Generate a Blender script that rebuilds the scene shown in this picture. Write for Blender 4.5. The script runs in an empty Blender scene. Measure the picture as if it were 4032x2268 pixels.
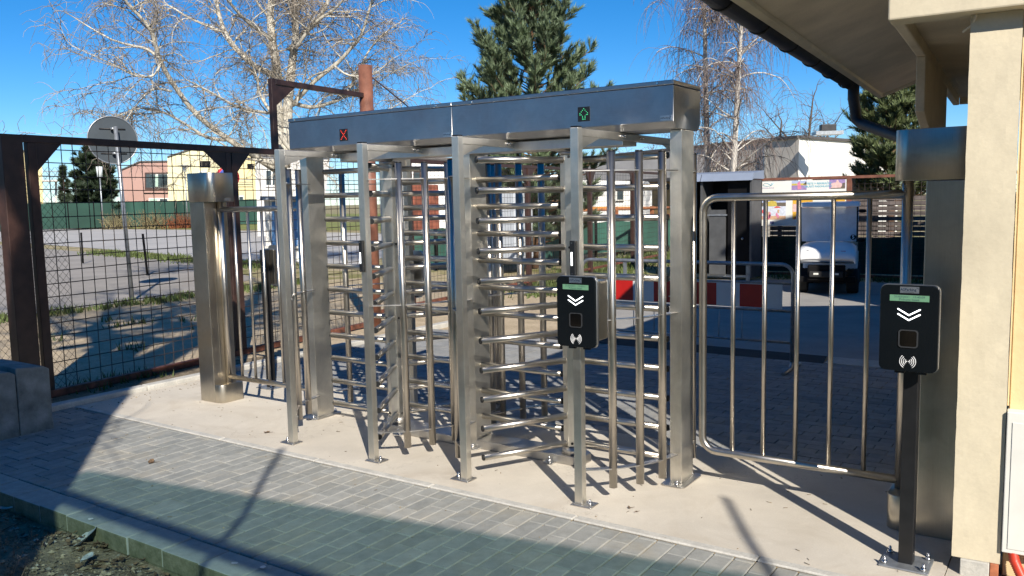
import bpy, bmesh, math, random
from mathutils import Vector, Matrix
import numpy as np
random.seed(7)
R_ = random.Random(11)
PI = math.pi
rad = math.radians
scn = bpy.context.scene
COL = scn.collection

# ---------------------------------------------------------------- camera
CAM = Vector((4.5896, -3.9534, 1.7213))
YAW, PITCH, ROLL, FPX = 0.5964, -0.1052, -0.0203, 3312.64
_f = Vector((-math.sin(YAW)*math.cos(PITCH), math.cos(YAW)*math.cos(PITCH), math.sin(PITCH)))
_r = _f.cross(Vector((0, 0, 1))).normalized(); _u = _r.cross(_f)
_r2 = _r*math.cos(ROLL)+_u*math.sin(ROLL); _u2 = -_r*math.sin(ROLL)+_u*math.cos(ROLL)
cam = bpy.data.cameras.new('camera'); camo = bpy.data.objects.new('camera', cam); COL.objects.link(camo)
camo.matrix_world = Matrix(((_r2.x, _u2.x, -_f.x, CAM.x), (_r2.y, _u2.y, -_f.y, CAM.y), (_r2.z, _u2.z, -_f.z, CAM.z), (0, 0, 0, 1)))
cam.sensor_width = 36; cam.lens = FPX/4032*36; cam.clip_start = .05; cam.clip_end = 2000
scn.camera = camo
# ---------------------------------------------------------------- sky + sun + exposure
SUN_EL, SUN_AZ = rad(33.6), math.atan2(.755, -.655)
w = bpy.data.worlds.new('World'); scn.world = w; w.use_nodes = True
nt = w.node_tree; bg = nt.nodes['Background']
sky = nt.nodes.new('ShaderNodeTexSky'); sky.sky_type = 'NISHITA'; sky.sun_disc = False
sky.sun_elevation = SUN_EL; sky.sun_rotation = SUN_AZ
sky.air_density = 1.0; sky.dust_density = 0.0; sky.ozone_density = 6.0; sky.altitude = 1800
hs = nt.nodes.new('ShaderNodeHueSaturation'); hs.inputs['Saturation'].default_value = 1.27
nt.links.new(sky.outputs[0], hs.inputs['Color']); nt.links.new(hs.outputs[0], bg.inputs[0]); bg.inputs[1].default_value = 0.084
sl = bpy.data.lights.new('sun', 'SUN'); sl.energy = 4.9; sl.angle = rad(.53); sl.color = (1, .93, .82)
so = bpy.data.objects.new('sun', sl); COL.objects.link(so)
sd = Vector((math.sin(SUN_AZ)*math.cos(SUN_EL), math.cos(SUN_AZ)*math.cos(SUN_EL), math.sin(SUN_EL)))
so.rotation_euler = sd.to_track_quat('Z', 'Y').to_euler(); so.location = (8, -8, 12)
scn.view_settings.view_transform = 'Standard'; scn.view_settings.look = 'None'
scn.view_settings.exposure = 0.62; scn.view_settings.gamma = 1; scn.view_settings.use_curve_mapping = False

# ---------------------------------------------------------------- survey helpers (photo grid 2576 wide -> place in the world)
KX = 4032/2576
def ray(u, v):
    a = (u*KX-2016)/FPX; b = (1134-v*KX)/FPX
    return _r2*a+_u2*b+_f
def gz(u, v, z=0):
    d = ray(u, v); return CAM+d*((z-CAM.z)/d.z)
def at(u, v, dist):
    d = ray(u, v); return CAM+d*(dist/math.hypot(d.x, d.y))

# ---------------------------------------------------------------- mesh builder
class MB:
    def __init__(s): s.v = []; s.f = []; s.m = []; s.s = []
    def add(s, vs, fs, mi=0, sm=False):
        o = len(s.v); s.v += [tuple(p) for p in vs]
        for f in fs: s.f.append(tuple(i+o for i in f)); s.m.append(mi); s.s.append(sm)
        return s
    def box(s, x0, x1, y0, y1, z0, z1, mi=0):
        vs = [(x, y, z) for z in (z0, z1) for y in (y0, y1) for x in (x0, x1)]
        return s.add(vs, [(0, 2, 3, 1), (4, 5, 7, 6), (0, 1, 5, 4), (2, 6, 7, 3), (0, 4, 6, 2), (1, 3, 7, 5)], mi)
    def obox(s, c, size, rz=0, mi=0, rx=0, ry=0):
        M = Matrix.Rotation(rz, 3, 'Z') @ Matrix.Rotation(ry, 3, 'Y') @ Matrix.Rotation(rx, 3, 'X'); c = Vector(c)
        vs = [c+M @ Vector((x*size[0]/2, y*size[1]/2, z*size[2]/2)) for z in (-1, 1) for y in (-1, 1) for x in (-1, 1)]
        return s.add(vs, [(0, 2, 3, 1), (4, 5, 7, 6), (0, 1, 5, 4), (2, 6, 7, 3), (0, 4, 6, 2), (1, 3, 7, 5)], mi)
    def tube(s, pts, r, n=12, caps=True, mi=0, sm=True, closed=False):
        pts = [Vector(p) for p in pts]; k = len(pts)
        rr = r if isinstance(r, (list, tuple)) else [r]*k
        t0 = (pts[1]-pts[0]).normalized()
        up = Vector((0, 0, 1)) if abs(t0.z) < .9 else Vector((1, 0, 0))
        nrm = t0.cross(up).normalized(); vs = []
        for i in range(k):
            if closed: t = (pts[(i+1) % k]-pts[i-1]).normalized()
            else: t = (pts[min(i+1, k-1)]-pts[max(i-1, 0)]).normalized()
            nrm = (nrm-t*nrm.dot(t))
            if nrm.length < 1e-6: nrm = t.orthogonal()
            nrm.normalize(); b = t.cross(nrm)
            for j in range(n):
                a = 2*PI*j/n; vs.append(pts[i]+(nrm*math.cos(a)+b*math.sin(a))*rr[i])
        fs = []
        for i in range(k if closed else k-1):
            for j in range(n):
                a = i*n+j; b_ = i*n+(j+1) % n; c = ((i+1) % k)*n+(j+1) % n; d = ((i+1) % k)*n+j
                fs.append((a, b_, c, d))
        s.add(vs, fs, mi, sm)
        if caps and not closed:
            o = len(s.v)-k*n
            s.f.append(tuple(o+j for j in reversed(range(n)))); s.m.append(mi); s.s.append(False)
            s.f.append(tuple(o+(k-1)*n+j for j in range(n))); s.m.append(mi); s.s.append(False)
        return s
    def cyl(s, p, q, r, n=16, r2=None, mi=0, caps=True):
        return s.tube([p, q], [r, r if r2 is None else r2], n, caps, mi)
    def ext(s, poly, vec, mi=0, sm=False):
        vec = Vector(vec); n = len(poly); a = [Vector(p) for p in poly]
        fs = [tuple(reversed(range(n))), tuple(range(n, 2*n))]
        s.add(a+[p+vec for p in a], fs, mi, False)
        o = len(s.v)-2*n
        for i in range(n): s.f.append((o+i, o+(i+1) % n, o+n+(i+1) % n, o+n+i)); s.m.append(mi); s.s.append(sm)
        return s
    def prism(s, poly, z0, z1, mi=0, sm=False): return s.ext([(x, y, z0) for x, y in poly], (0, 0, z1-z0), mi, sm)
    def ball(s, c, r, n=10, m=7, mi=0, sc=(1, 1, 1)):
        vs = []; fs = []
        for i in range(m+1):
            th = PI*i/m
            for j in range(n):
                ph = 2*PI*j/n; vs.append((c[0]+r*sc[0]*math.sin(th)*math.cos(ph), c[1]+r*sc[1]*math.sin(th)*math.sin(ph), c[2]+r*sc[2]*math.cos(th)))
        for i in range(m):
            for j in range(n): fs.append((i*n+j, (i+1)*n+j, (i+1)*n+(j+1) % n, i*n+(j+1) % n))
        return s.add(vs, fs, mi, True)

def root_of(p):
    while p is not None and p.parent is not None: p = p.parent
    return p
def build(mb, name, mats, parent=None, base=None, bevel=0, seg=2, label=None, cat=None, group=None, kind=None, ang=40):
    me = bpy.data.meshes.new(name)
    off = Vector((0, 0, 0))
    if parent is not None: off = root_of(parent).location.copy()
    elif base is not None: off = Vector(base)
    me.from_pydata([(v[0]-off.x, v[1]-off.y, v[2]-off.z) for v in mb.v], [], mb.f)
    if not isinstance(mats, (list, tuple)): mats = [mats]
    for m in mats: me.materials.append(m)
    me.polygons.foreach_set('material_index', mb.m); me.polygons.foreach_set('use_smooth', mb.s)
    if bevel:
        bm = bmesh.new(); bm.from_mesh(me)
        bmesh.ops.remove_doubles(bm, verts=bm.verts, dist=1e-5)
        es = [e for e in bm.edges if len(e.link_faces) == 2 and e.calc_face_angle(0) > rad(ang)]
        if es: bmesh.ops.bevel(bm, geom=es, offset=bevel, segments=seg, profile=.5, affect='EDGES', clamp_overlap=True)
        bmesh.ops.recalc_face_normals(bm, faces=bm.faces)
        bm.to_mesh(me); bm.free()
    else: me.validate()
    me.update()
    o = bpy.data.objects.new(name, me); COL.objects.link(o)
    if parent is not None: o.parent = parent
    else: o.location = off
    if label: o['label'] = label
    if cat: o['category'] = cat
    if group: o['group'] = group
    if kind: o['kind'] = kind
    return o
def thing(name, label, cat, loc, group=None, rz=0):
    o = bpy.data.objects.new(name, None); COL.objects.link(o); o.location = loc; o.rotation_euler = (0, 0, rz)
    o.empty_display_size = .1; o['label'] = label; o['category'] = cat
    if group: o['group'] = group
    return o
def copy_tree(o, parent=None):
    c = o.copy(); COL.objects.link(c)
    if parent is not None: c.parent = parent
    for ch in list(o.children): copy_tree(ch, c)
    return c
def text_part(txt, size, mat, origin, parent, name='lettering', rz=0, align='CENTER', sx=1.0, bold=0.0, tilt=0.0):
    cu = bpy.data.curves.new('txt', 'FONT'); cu.body = txt; cu.size = size; cu.align_x = align; cu.align_y = 'CENTER'; cu.offset = bold; cu.resolution_u = 2
    to = bpy.data.objects.new('txt', cu); COL.objects.link(to)
    dg = bpy.context.evaluated_depsgraph_get(); dg.update()
    me = bpy.data.meshes.new_from_object(to.evaluated_get(dg))
    bpy.data.objects.remove(to); bpy.data.curves.remove(cu)
    off = root_of(parent).location
    M = Matrix.Translation(Vector(origin)-off) @ Matrix.Rotation(rz, 4, 'Z') @ Matrix.Rotation(rad(90)+tilt, 4, 'X') @ Matrix.Diagonal((sx, 1, 1, 1))
    me.transform(M); me.materials.clear(); me.materials.append(mat); me.name = name
    o = bpy.data.objects.new(name, me); COL.objects.link(o); o.parent = parent
    return o

# ---------------------------------------------------------------- materials
def L(h):
    h = h.lstrip('#'); c = [int(h[i:i+2], 16)/255 for i in (0, 2, 4)]
    return tuple(((x+.055)/1.055)**2.4 if x > .04045 else x/12.92 for x in c)
def nodes(name):
    m = bpy.data.materials.new(name); m.use_nodes = True; t = m.node_tree
    return m, t, t.nodes['Principled BSDF']
def N(t, ty, **kw):
    n = t.nodes.new(ty)
    for k, v in kw.items():
        if k.startswith('_'): setattr(n, k[1:], v)
        else: n.inputs[k].default_value = v
    return n
def noise(t, vec, scale, detail=4, rough=.55, dist=0):
    n = N(t, 'ShaderNodeTexNoise', Scale=scale, Detail=detail, Roughness=rough, Distortion=dist); t.links.new(vec, n.inputs['Vector']); return n
def ramp(t, fac, stops):
    n = t.nodes.new('ShaderNodeValToRGB'); t.links.new(fac, n.inputs[0]); e = n.color_ramp.elements
    while len(e) < len(stops): e.new(.5)
    for i, (p, c) in enumerate(stops): e[i].position = p; e[i].color = (c if len(c) == 4 else tuple(c)+(1,))
    return n
def mixc(t, fac, a, b, ty='MIX'):
    n = t.nodes.new('ShaderNodeMix'); n.data_type = 'RGBA'; n.blend_type = ty
    for i, x in ((0, fac), (6, a), (7, b)):
        if hasattr(x, 'default_value') or hasattr(x, 'links'): t.links.new(x, n.inputs[i])
        else: n.inputs[i].default_value = x if i == 0 else (tuple(x)+(1,) if len(x) == 3 else x)
    return n.outputs[2]
def mval(t, op, a, b=None):
    n = t.nodes.new('ShaderNodeMath'); n.operation = op
    for i, x in ((0, a), (1, b)):
        if x is None: continue
        if hasattr(x, 'links'): t.links.new(x, n.inputs[i])
        else: n.inputs[i].default_value = x
    return n.outputs[0]
def bump(t, p, h, strength=.3, dist=.01):
    b = N(t, 'ShaderNodeBump', Strength=strength, Distance=dist); t.links.new(h, b.inputs['Height']); t.links.new(b.outputs[0], p.inputs['Normal']); return b
def coords(t, world=False):
    if world: return t.nodes.new('ShaderNodeNewGeometry').outputs['Position']
    return t.nodes.new('ShaderNodeTexCoord').outputs['Object']
def pm(name, col, rough=.6, metal=0, var=.12, scale=6, bmp=.0, bscale=60, spec=.5, island=0, world=False, coat=0, fine=0.0):
    m, t, p = nodes(name); col = L(col) if isinstance(col, str) else col
    v = coords(t, world); n = noise(t, v, scale)
    lo = tuple(max(0, c*(1-var*1.6)) for c in col); hi = tuple(min(1, c*(1+var)) for c in col)
    c = ramp(t, n.outputs[0], [(.3, lo), (.7, hi)]).outputs[0]
    if fine:
        n2 = noise(t, v, scale*30, 3); c = mixc(t, 1.0, c, ramp(t, n2.outputs[0], [(.3, (1-fine,)*3), (.7, (1,)*3)]).outputs[0], 'MULTIPLY')
    if island:
        g = t.nodes.new('ShaderNodeNewGeometry'); oi = t.nodes.new('ShaderNodeObjectInfo')
        f = mval(t, 'FRACT', mval(t, 'ADD', g.outputs['Random Per Island'], oi.outputs['Random']))
        c = mixc(t, 1.0, c, ramp(t, f, [(0, (1-island,)*3), (1, (1,)*3)]).outputs[0], 'MULTIPLY')
    t.links.new(c, p.inputs['Base Color'])
    p.inputs['Roughness'].default_value = rough; p.inputs['Metallic'].default_value = metal; p.inputs['Specular IOR Level'].default_value = spec
    p.inputs['Coat Weight'].default_value = coat
    if bmp:
        n3 = noise(t, v, bscale, 5); bump(t, p, n3.outputs[0], bmp, .01)
    return m
def steel(name, col=(.60, .575, .53), rough=.27, axis=2, dirt=0, smudge=.12, aniso=False):
    m, t, p = nodes(name); v = coords(t)
    sc = [70, 70, 70]; sc[axis] = 1.2
    mp = N(t, 'ShaderNodeMapping'); mp.inputs['Scale'].default_value = sc; t.links.new(v, mp.inputs[0])
    fine = noise(t, mp.outputs[0], 6, 3); big = noise(t, v, 5, 4, .6, .6)
    rr = mval(t, 'ADD', mval(t, 'MULTIPLY', fine.outputs[0], .05), mval(t, 'MULTIPLY', ramp(t, big.outputs[0], [(.4, (0,)*3), (.75, (1,)*3)]).outputs[0], smudge))
    t.links.new(mval(t, 'ADD', rr, rough-.05), p.inputs['Roughness'])
    spk = noise(t, v, 34, 4, .7, .8); big2 = noise(t, v, 11, 5, .65, 1.0)
    rr = mval(t, 'ADD', rr, mval(t, 'MULTIPLY', ramp(t, spk.outputs[0], [(.56, (0,)*3), (.70, (1,)*3)]).outputs[0], .10))
    c = mixc(t, ramp(t, big2.outputs[0], [(.35, (0,)*3), (.65, (1,)*3)]).outputs[0], tuple(x*.90 for x in col), col)
    c = mixc(t, 1.0, c, ramp(t, fine.outputs[0], [(.3, (.9,)*3), (.7, (1,)*3)]).outputs[0], 'MULTIPLY')
    t.links.new(c, p.inputs['Base Color']); p.inputs['Metallic'].default_value = 1
    if aniso:
        p.inputs['Anisotropic'].default_value = .75
        tg = t.nodes.new('ShaderNodeTangent'); tg.direction_type = 'RADIAL'; tg.axis = 'X' if axis == 0 else 'Z'; t.links.new(tg.outputs[0], p.inputs['Tangent'])
    bump(t, p, fine.outputs[0], .04, .002)
    return m
def emis(name, col, s):
    m, t, p = nodes(name); p.inputs['Base Color'].default_value = tuple(col)+(1,); p.inputs['Emission Color'].default_value = tuple(col)+(1,); p.inputs['Emission Strength'].default_value = s
    return m
M = {}
M['steel'] = steel('brushed_steel', rough=.40, col=(.80, .775, .71), aniso=True)
M['steelx'] = steel('brushed_steel_sheet', axis=0, rough=.36, col=(.58, .58, .58), aniso=True)
M['tube'] = steel('polished_tube', rough=.31, col=(.60, .56, .50), smudge=.08)
M['steelped'] = steel('pedestal_steel', rough=.31, col=(.60, .555, .47))
M['steelb'] = steel('beam_steel', rough=.42, col=(.74, .71, .65), axis=1)
M['zinc'] = steel('zinc_plate', rough=.42, col=(.55, .53, .50))
M['chrome'] = steel('bolt_steel', rough=.15, col=(.75, .75, .75))
M['black'] = pm('black_plastic', (.008, .009, .010), .45, var=.1)
M['gloss'] = pm('black_glass_front', (.004, .006, .008), .22, var=.1, scale=3, spec=.3)
M['blkpost'] = pm('black_powder_coat', (.012, .012, .013), .38, var=.2, scale=12)
M['alu'] = steel('cast_rim', rough=.34, col=(.62, .62, .62))
M['brown'] = pm('brown_fence_paint', (.048, .024, .019), .42, var=.25, scale=9, bmp=.05, bscale=90)
M['brown2'] = pm('weathered_brown_pole', (.23, .095, .06), .5, var=.22, scale=7, fine=.2)
M['rust'] = pm('rusty_rail', (.17, .06, .035), .7, var=.45, scale=11, bmp=.2, fine=.3)
M['wire'] = pm('dark_wire', (.035, .024, .018), .55, var=.3)
M['cream'] = pm('cream_plaster', (.60, .53, .39), .85, var=.10, scale=2.2, bmp=.30, bscale=13, fine=.06)
M['creamy'] = pm('yellow_plaster', (.66, .50, .28), .85, var=.06, scale=5, bmp=.3, bscale=25)
M['soffit'] = pm('soffit_plaster', (.70, .61, .47), .9, var=.10, scale=3, bmp=.25, bscale=30, fine=.1)
M['gutter'] = pm('dark_gutter', (.028, .027, .029), .55, var=.3, scale=7, fine=.2)
M['white'] = pm('white_paint', (.68, .67, .62), .5, var=.04)
M['galv'] = pm('galvanised_steel', (.36, .38, .40), .42, metal=.7, var=.18, scale=16)
M['roofing'] = pm('roof_sheet', (.10, .09, .085), .7, var=.2)
M['led_r'] = emis('led_red', (1, .05, .02), .6); M['led_g'] = emis('led_green', (.04, .5, .22), .25)
M['led_w'] = emis('led_white', (.95, .97, 1), 1.6)
M['lcd'] = emis('lcd_green', (.10, .22, .13), .22)
M['windowrim'] = pm('window_rim', (.035, .037, .04), .25, var=.1); M['pit'] = pm('scanner_black', (.001, .001, .001), .08, var=0, spec=.6)
M['ink'] = pm('dark_ink', (.012, .03, .06), .6, var=0); M['inkb'] = pm('blue_ink', (.05, .36, .55), .6, var=0)
M['plate'] = steel('name_plate', rough=.35, col=(.66, .68, .70), axis=0)
M['mark'] = pm('white_print', (.75, .75, .75), .5, var=0)

def ground_mat(name, stops, rough, scale, b=.3, bs=80, fine=.25, world=True, extra=None, bd=.01):
    m, t, p = nodes(name); v = coords(t, world)
    n = noise(t, v, scale, 6, .6); c = ramp(t, n.outputs[0], stops).outputs[0]
    n2 = noise(t, v, bs, 4, .7); c = mixc(t, 1, c, ramp(t, n2.outputs[0], [(.28, (1-fine,)*3), (.62, (1,)*3)]).outputs[0], 'MULTIPLY')
    if extra: c = extra(t, v, c)
    t.links.new(c, p.inputs['Base Color']); p.inputs['Roughness'].default_value = rough; p.inputs['Specular IOR Level'].default_value = .25
    bump(t, p, n2.outputs[0], b, bd); return m
def slab_stain(t, v, c):
    n = noise(t, v, 1.3, 5, .65, 1.2); c = mixc(t, mval(t, 'MULTIPLY', ramp(t, n.outputs[0], [(.52, (0,)*3), (.75, (1,)*3)]).outputs[0], .45), c, (.36, .30, .23))
    vo = t.nodes.new('ShaderNodeTexVoronoi'); vo.feature = 'DISTANCE_TO_EDGE'; vo.inputs['Scale'].default_value = .55
    nd = noise(t, v, 2.5, 5, .7); va = t.nodes.new('ShaderNodeVectorMath'); va.operation = 'ADD'; t.links.new(v, va.inputs[0]); t.links.new(nd.outputs[1], va.inputs[1]); t.links.new(va.outputs[0], vo.inputs['Vector'])
    c = mixc(t, mval(t, 'MULTIPLY', ramp(t, vo.outputs[0], [(.0, (1,)*3), (.004, (0,)*3)]).outputs[0], .35), c, (.20, .16, .12))
    n5 = noise(t, v, 6, 6, .75, 1.5); c = mixc(t, mval(t, 'MULTIPLY', ramp(t, n5.outputs[0], [(.55, (0,)*3), (.78, (1,)*3)]).outputs[0], .5), c, (.66, .62, .55))
    n6 = noise(t, v, .7, 4, .6); c = mixc(t, 1, c, ramp(t, n6.outputs[0], [(.3, (.86, .85, .83)), (.7, (1.04, 1.03, 1.0))]).outputs[0], 'MULTIPLY')
    n = noise(t, v, 260, 2); c = mixc(t, ramp(t, n.outputs[0], [(.70, (0,)*3), (.76, (1,)*3)]).outputs[0], c, (.22, .17, .12))
    return c
M['slab'] = ground_mat('concrete_slab', [(.3, (.52, .48, .42)), (.7, (.61, .565, .495))], .9, 2.2, .22, 120, .10, extra=slab_stain)
M['edge'] = ground_mat('edge_concrete', [(.3, (.40, .39, .36)), (.7, (.55, .53, .48))], .9, 9, .3, 70, .2)
def pav_mat(name, a, b):
    m, t, p = nodes(name); v = coords(t, True)
    g = t.nodes.new('ShaderNodeNewGeometry'); oi = t.nodes.new('ShaderNodeObjectInfo')
    f = mval(t, 'FRACT', mval(t, 'ADD', g.outputs['Random Per Island'], oi.outputs['Random']))
    c = ramp(t, f, [(0, a), (1, b)]).outputs[0]
    n = noise(t, v, 14, 5, .6); c = mixc(t, 1, c, ramp(t, n.outputs[0], [(.3, (.80,)*3), (.7, (1.06,)*3)]).outputs[0], 'MULTIPLY')
    n2 = noise(t, v, 220, 3, .7); c = mixc(t, 1, c, ramp(t, n2.outputs[0], [(.3, (.84,)*3), (.6, (1,)*3)]).outputs[0], 'MULTIPLY')
    n3 = noise(t, v, 3.1, 5, .65, .8); c = mixc(t, mval(t, 'MULTIPLY', ramp(t, n3.outputs[0], [(.5, (0,)*3), (.72, (1,)*3)]).outputs[0], .35), c, (.36, .31, .22))
    t.links.new(c, p.inputs['Base Color']); p.inputs['Roughness'].default_value = .88; p.inputs['Specular IOR Level'].default_value = .3
    bump(t, p, n2.outputs[0], .25, .004); return m
M['paver'] = pav_mat('grey_paver', (.255, .262, .250), (.335, .335, .312))
M['paverb'] = pav_mat('blue_grey_paver', (.25, .255, .255), (.33, .33, .32))
M['kerb'] = pav_mat('kerb_stone', (.33, .35, .33), (.40, .41, .38))
def algae(t, v, c):
    return c
M['kerbface'] = ground_mat('mossy_concrete', [(.3, (.12, .13, .075)), (.7, (.24, .235, .16))], .95, 14, .3, 60, .3)
M['joint'] = ground_mat('joint_sand', [(.3, (.30, .22, .12)), (.7, (.46, .36, .22))], .95, 18, .3, 150, .35)
M['soil'] = ground_mat('garden_soil', [(.3, (.17, .135, .09)), (.7, (.36, .29, .20))], .95, 7, .8, 45, .5, bd=.03)
M['asphalt'] = ground_mat('asphalt', [(.3, (.28, .27, .255)), (.7, (.37, .355, .33))], .9, 1.5, .3, 160, .3)
M['asphd'] = ground_mat('fresh_asphalt', [(.3, (.035, .034, .033)), (.7, (.055, .052, .05))], .85, 5, .4, 140, .3)
M['asphl'] = ground_mat('dusty_asphalt', [(.3, (.26, .24, .215)), (.7, (.36, .33, .30))], .9, .8, .3, 60, .25)
M['road'] = ground_mat('far_road', [(.3, (.36, .35, .335)), (.7, (.46, .44, .42))], .9, .4, .1, 20, .15)
def terrain_extra(t, v, c):
    s = t.nodes.new('ShaderNodeSeparateXYZ'); t.links.new(v, s.inputs[0])
    n = noise(t, v, .35, 5, .65); wob = mval(t, 'MULTIPLY', mval(t, 'SUBTRACT', n.outputs[0], .5), 7)
    yy = mval(t, 'ADD', s.outputs[1], wob)
    g1 = ramp(t, mval(t, 'DIVIDE', mval(t, 'SUBTRACT', yy, 8.5), 3.0), [(0, (0,)*3), (1, (1,)*3)]).outputs[0]
    xx = mval(t, 'ADD', s.outputs[0], mval(t, 'MULTIPLY', wob, .35))
    g2 = ramp(t, mval(t, 'DIVIDE', mval(t, 'SUBTRACT', -8.9, xx), .5), [(0, (0,)*3), (1, (1,)*3)]).outputs[0]
    g = mval(t, 'MAXIMUM', g1, g2)
    n2 = noise(t, v, 5, 5, .7); grass = ramp(t, n2.outputs[0], [(.3, (.10, .115, .03)), (.5, (.17, .165, .055)), (.75, (.30, .24, .12))]).outputs[0]
    n3 = noise(t, v, 1.1, 4, .6); patch = ramp(t, n3.outputs[0], [(.42, (.25,)*3), (.6, (1,)*3)]).outputs[0]
    return mixc(t, mval(t, 'MULTIPLY', g, patch), c, grass)
M['terrain'] = ground_mat('sandy_ground', [(.3, (.41, .325, .215)), (.7, (.56, .455, .315))], .95, 3, .6, 30, .35, extra=terrain_extra, bd=.02)
M['grass'] = pm('grass_blades', (.11, .15, .035), .7, var=.3, island=.5, scale=3)
M['lawn'] = ground_mat('lawn', [(.3, (.16, .19, .05)), (.7, (.27, .27, .09))], .95, .6, .3, 25, .3)

# ================================================================ GROUND
def sheet(name, poly, z, mat, kind='structure'):
    mb = MB(); mb.add([(x, y, z) for x, y in poly], [tuple(range(len(poly)))])
    return build(mb, name, mat, kind=kind)
sheet('ground', [(-400, -1.43), (400, -1.43), (400, 600), (-400, 600)], -.022, M['terrain'])
sheet('lower_ground', [(-400, -300), (400, -300), (400, -1.0), (-400, -1.0)], -.30, M['soil'])
sheet('yard_drive', [(-.4, 5.22), (-1.6, 7.0), (-2.1, 9), (-1.7, 12.6), (0, 13.2), (4, 13.3), (9, 13), (9, 5.15)], -.008, M['asphalt'])
sheet('asphalt_patch', [(-.9, 4.80), (2.47, 4.76), (2.40, 5.2), (-.9, 5.28)], -.004, M['asphd'])
sheet('road', [(-9.6, -30), (-9.75, 2), (-9.9, 6.2), (-11.5, 9), (-15, 10.8), (-18, 11.7), (-24.6, 13.5), (-34.7, 15.3), (-70, 22), (-70, -30)], -.012, M['asphl'])
sheet('far_road', [(-12, 13), (-18.5, 13.0), (-25, 14.8), (-35, 16.7), (-90, 27), (-90, 36), (-72.6, 33.9), (-48.9, 33.3), (-22, 30)], -.010, M['road'])
sheet('soil_strip', [(-3.5, -1.4), (-2.745, -1.4), (-2.745, 2.6), (-3.1, 2.4), (-3.3, 1.8), (-3.5, .8)], -.012, M['soil'])
sheet('lawn', [(-95, 37), (-72.6, 35), (-48.9, 34.4), (-20, 34), (-20, 90), (-95, 90)], -.006, M['lawn'])
# concrete apron under the turnstile
mb = MB(); mb.box(-2.62, 4.14, -.10, 1.46, -.2, 0); build(mb, 'concrete_apron', M['slab'], kind='structure')
mb = MB(); mb.box(4.144, 7.5, -.10, 1.46, -.2, -.004); build(mb, 'doorstep', M['slab'], kind='structure')
# thin edging strip between apron and pavers
x = -2.62; edg = build(MB().box(-2.62, 4.6, -.165, -.102, -.15, -.012), 'edging_bed', M['joint'], kind='structure')
while x < 4.5:
    l = min(1.0, 4.55-x)
    build(MB().box(x+.002, x+l-.002, -.163, -.104, -.012, .004), 'edging_stone', M['edge'], parent=edg, bevel=.006, seg=1); x += l
# front pavement, pavers in pairs
pv = build(MB().box(-2.62, 5.6, -1.40, -.167, -.15, -.011), 'pavement', M['joint'], kind='structure')
pm_ = MB().box(-.0475, .0475, -.0975, .0975, -.05, 0)
pproto = None; rest = MB(); cells = []
for i in range(83):
    x = -2.62+.05+.1*i
    off = 0 if (i//2) % 2 == 0 else .1
    y = -1.40-.1+off
    while y < -.17:
        y0 = max(y, -1.40); y1 = min(y+.2, -.17)
        if y1-y0 > .03: cells.append((x, y0, y1))
        y += .2
full = [c for c in cells if c[2]-c[1] > .195]; part_ = [c for c in cells if c[2]-c[1] <= .195]
def seen(x, y):
    d = Vector((x, y, 0))-CAM; q = d.dot(_f); 
    return abs(d.dot(_r2)/q*FPX) < 2050 and abs(d.dot(_u2)/q*FPX) < 1160
full.sort(key=lambda c: (not seen(c[0], c[1]+.1), (Vector((c[0], c[1], 0))-CAM).length))
for k, (x, y0, y1) in enumerate(full):
    dz = R_.uniform(-.004, .0); 
    if k < 298:
        if pproto is None:
            pproto = build(pm_, 'paver', M['paver'], parent=pv, bevel=.004, seg=1)
            o = pproto
        else: o = pproto.copy(); COL.objects.link(o)
        o.location = (x, (y0+y1)/2, dz); o.rotation_euler = (R_.uniform(-.012, .012), R_.uniform(-.016, .016), R_.uniform(-.012, .012))
    else: rest.box(x-.0475, x+.0475, y0+.0025, y1-.0025, -.05, dz)
for x, y0, y1 in part_: rest.box(x-.0475, x+.0475, y0+.0025, y1-.0025, -.05, R_.uniform(-.003, 0))
build(rest, 'paver_rest', M['paver'], parent=pv, bevel=.004, seg=1, kind='stuff')
# pavement behind the turnstile
pb = build(MB().box(-2.62, 4.6, 1.462, 4.76, -.15, -.014), 'rear_pavement', M['joint'], kind='structure')
rb = MB(); row = 0; y = 1.47
while y < 4.7:
    x = -2.62-(.1 if row % 2 else 0)
    while x < 4.55:
        x0 = max(x, -2.62); x1 = min(x+.2, 4.58)
        rb.box(x0+.003, x1-.003, y+.003, y+.097, -.05, R_.uniform(-.004, 0)); x += .2
    y += .1; row += 1
build(rb, 'rear_pavers', M['paverb'], parent=pb, kind='stuff')
build(MB().box(2.47, 3.2, 4.80, 5.15, -.1, .004), 'cover_slab', M['edge'], bevel=.005, label='pale flat concrete slab set in the drive behind the right gate', cat='slab')
# kerb of square stones in front of the pavers
kb = build(MB().box(-4, 5.6, -1.575, -1.41, -.4, -.02), 'kerb', M['kerbface'], kind='structure')
x = -2.79
while x < 5.3:
    o = build(MB().box(x+.002, x+.298, -1.585+R_.uniform(-.004, .004), -1.403, -.10, .0), 'kerb_stone', [M['kerb']], parent=kb, bevel=.007, seg=2)
    o.data.materials.append(M['kerbface'])
    for f_ in o.data.polygons:
        if f_.normal.y < -.6: f_.material_index = 1
    o.location.z = R_.uniform(-.004, .003); x += .30
# kerb on the left, running back to the fence
kl = build(MB().box(-2.74, -2.635, -.45, 4.7, -.2, -.01), 'side_kerb', M['joint'], kind='structure')
y = -.45
while y < 4.6:
    build(MB().box(-2.745, -2.63, y+.002, y+.998, -.1, .045), 'kerb_stone', M['edge'], parent=kl, bevel=.012, seg=2); y += 1.0
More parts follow.
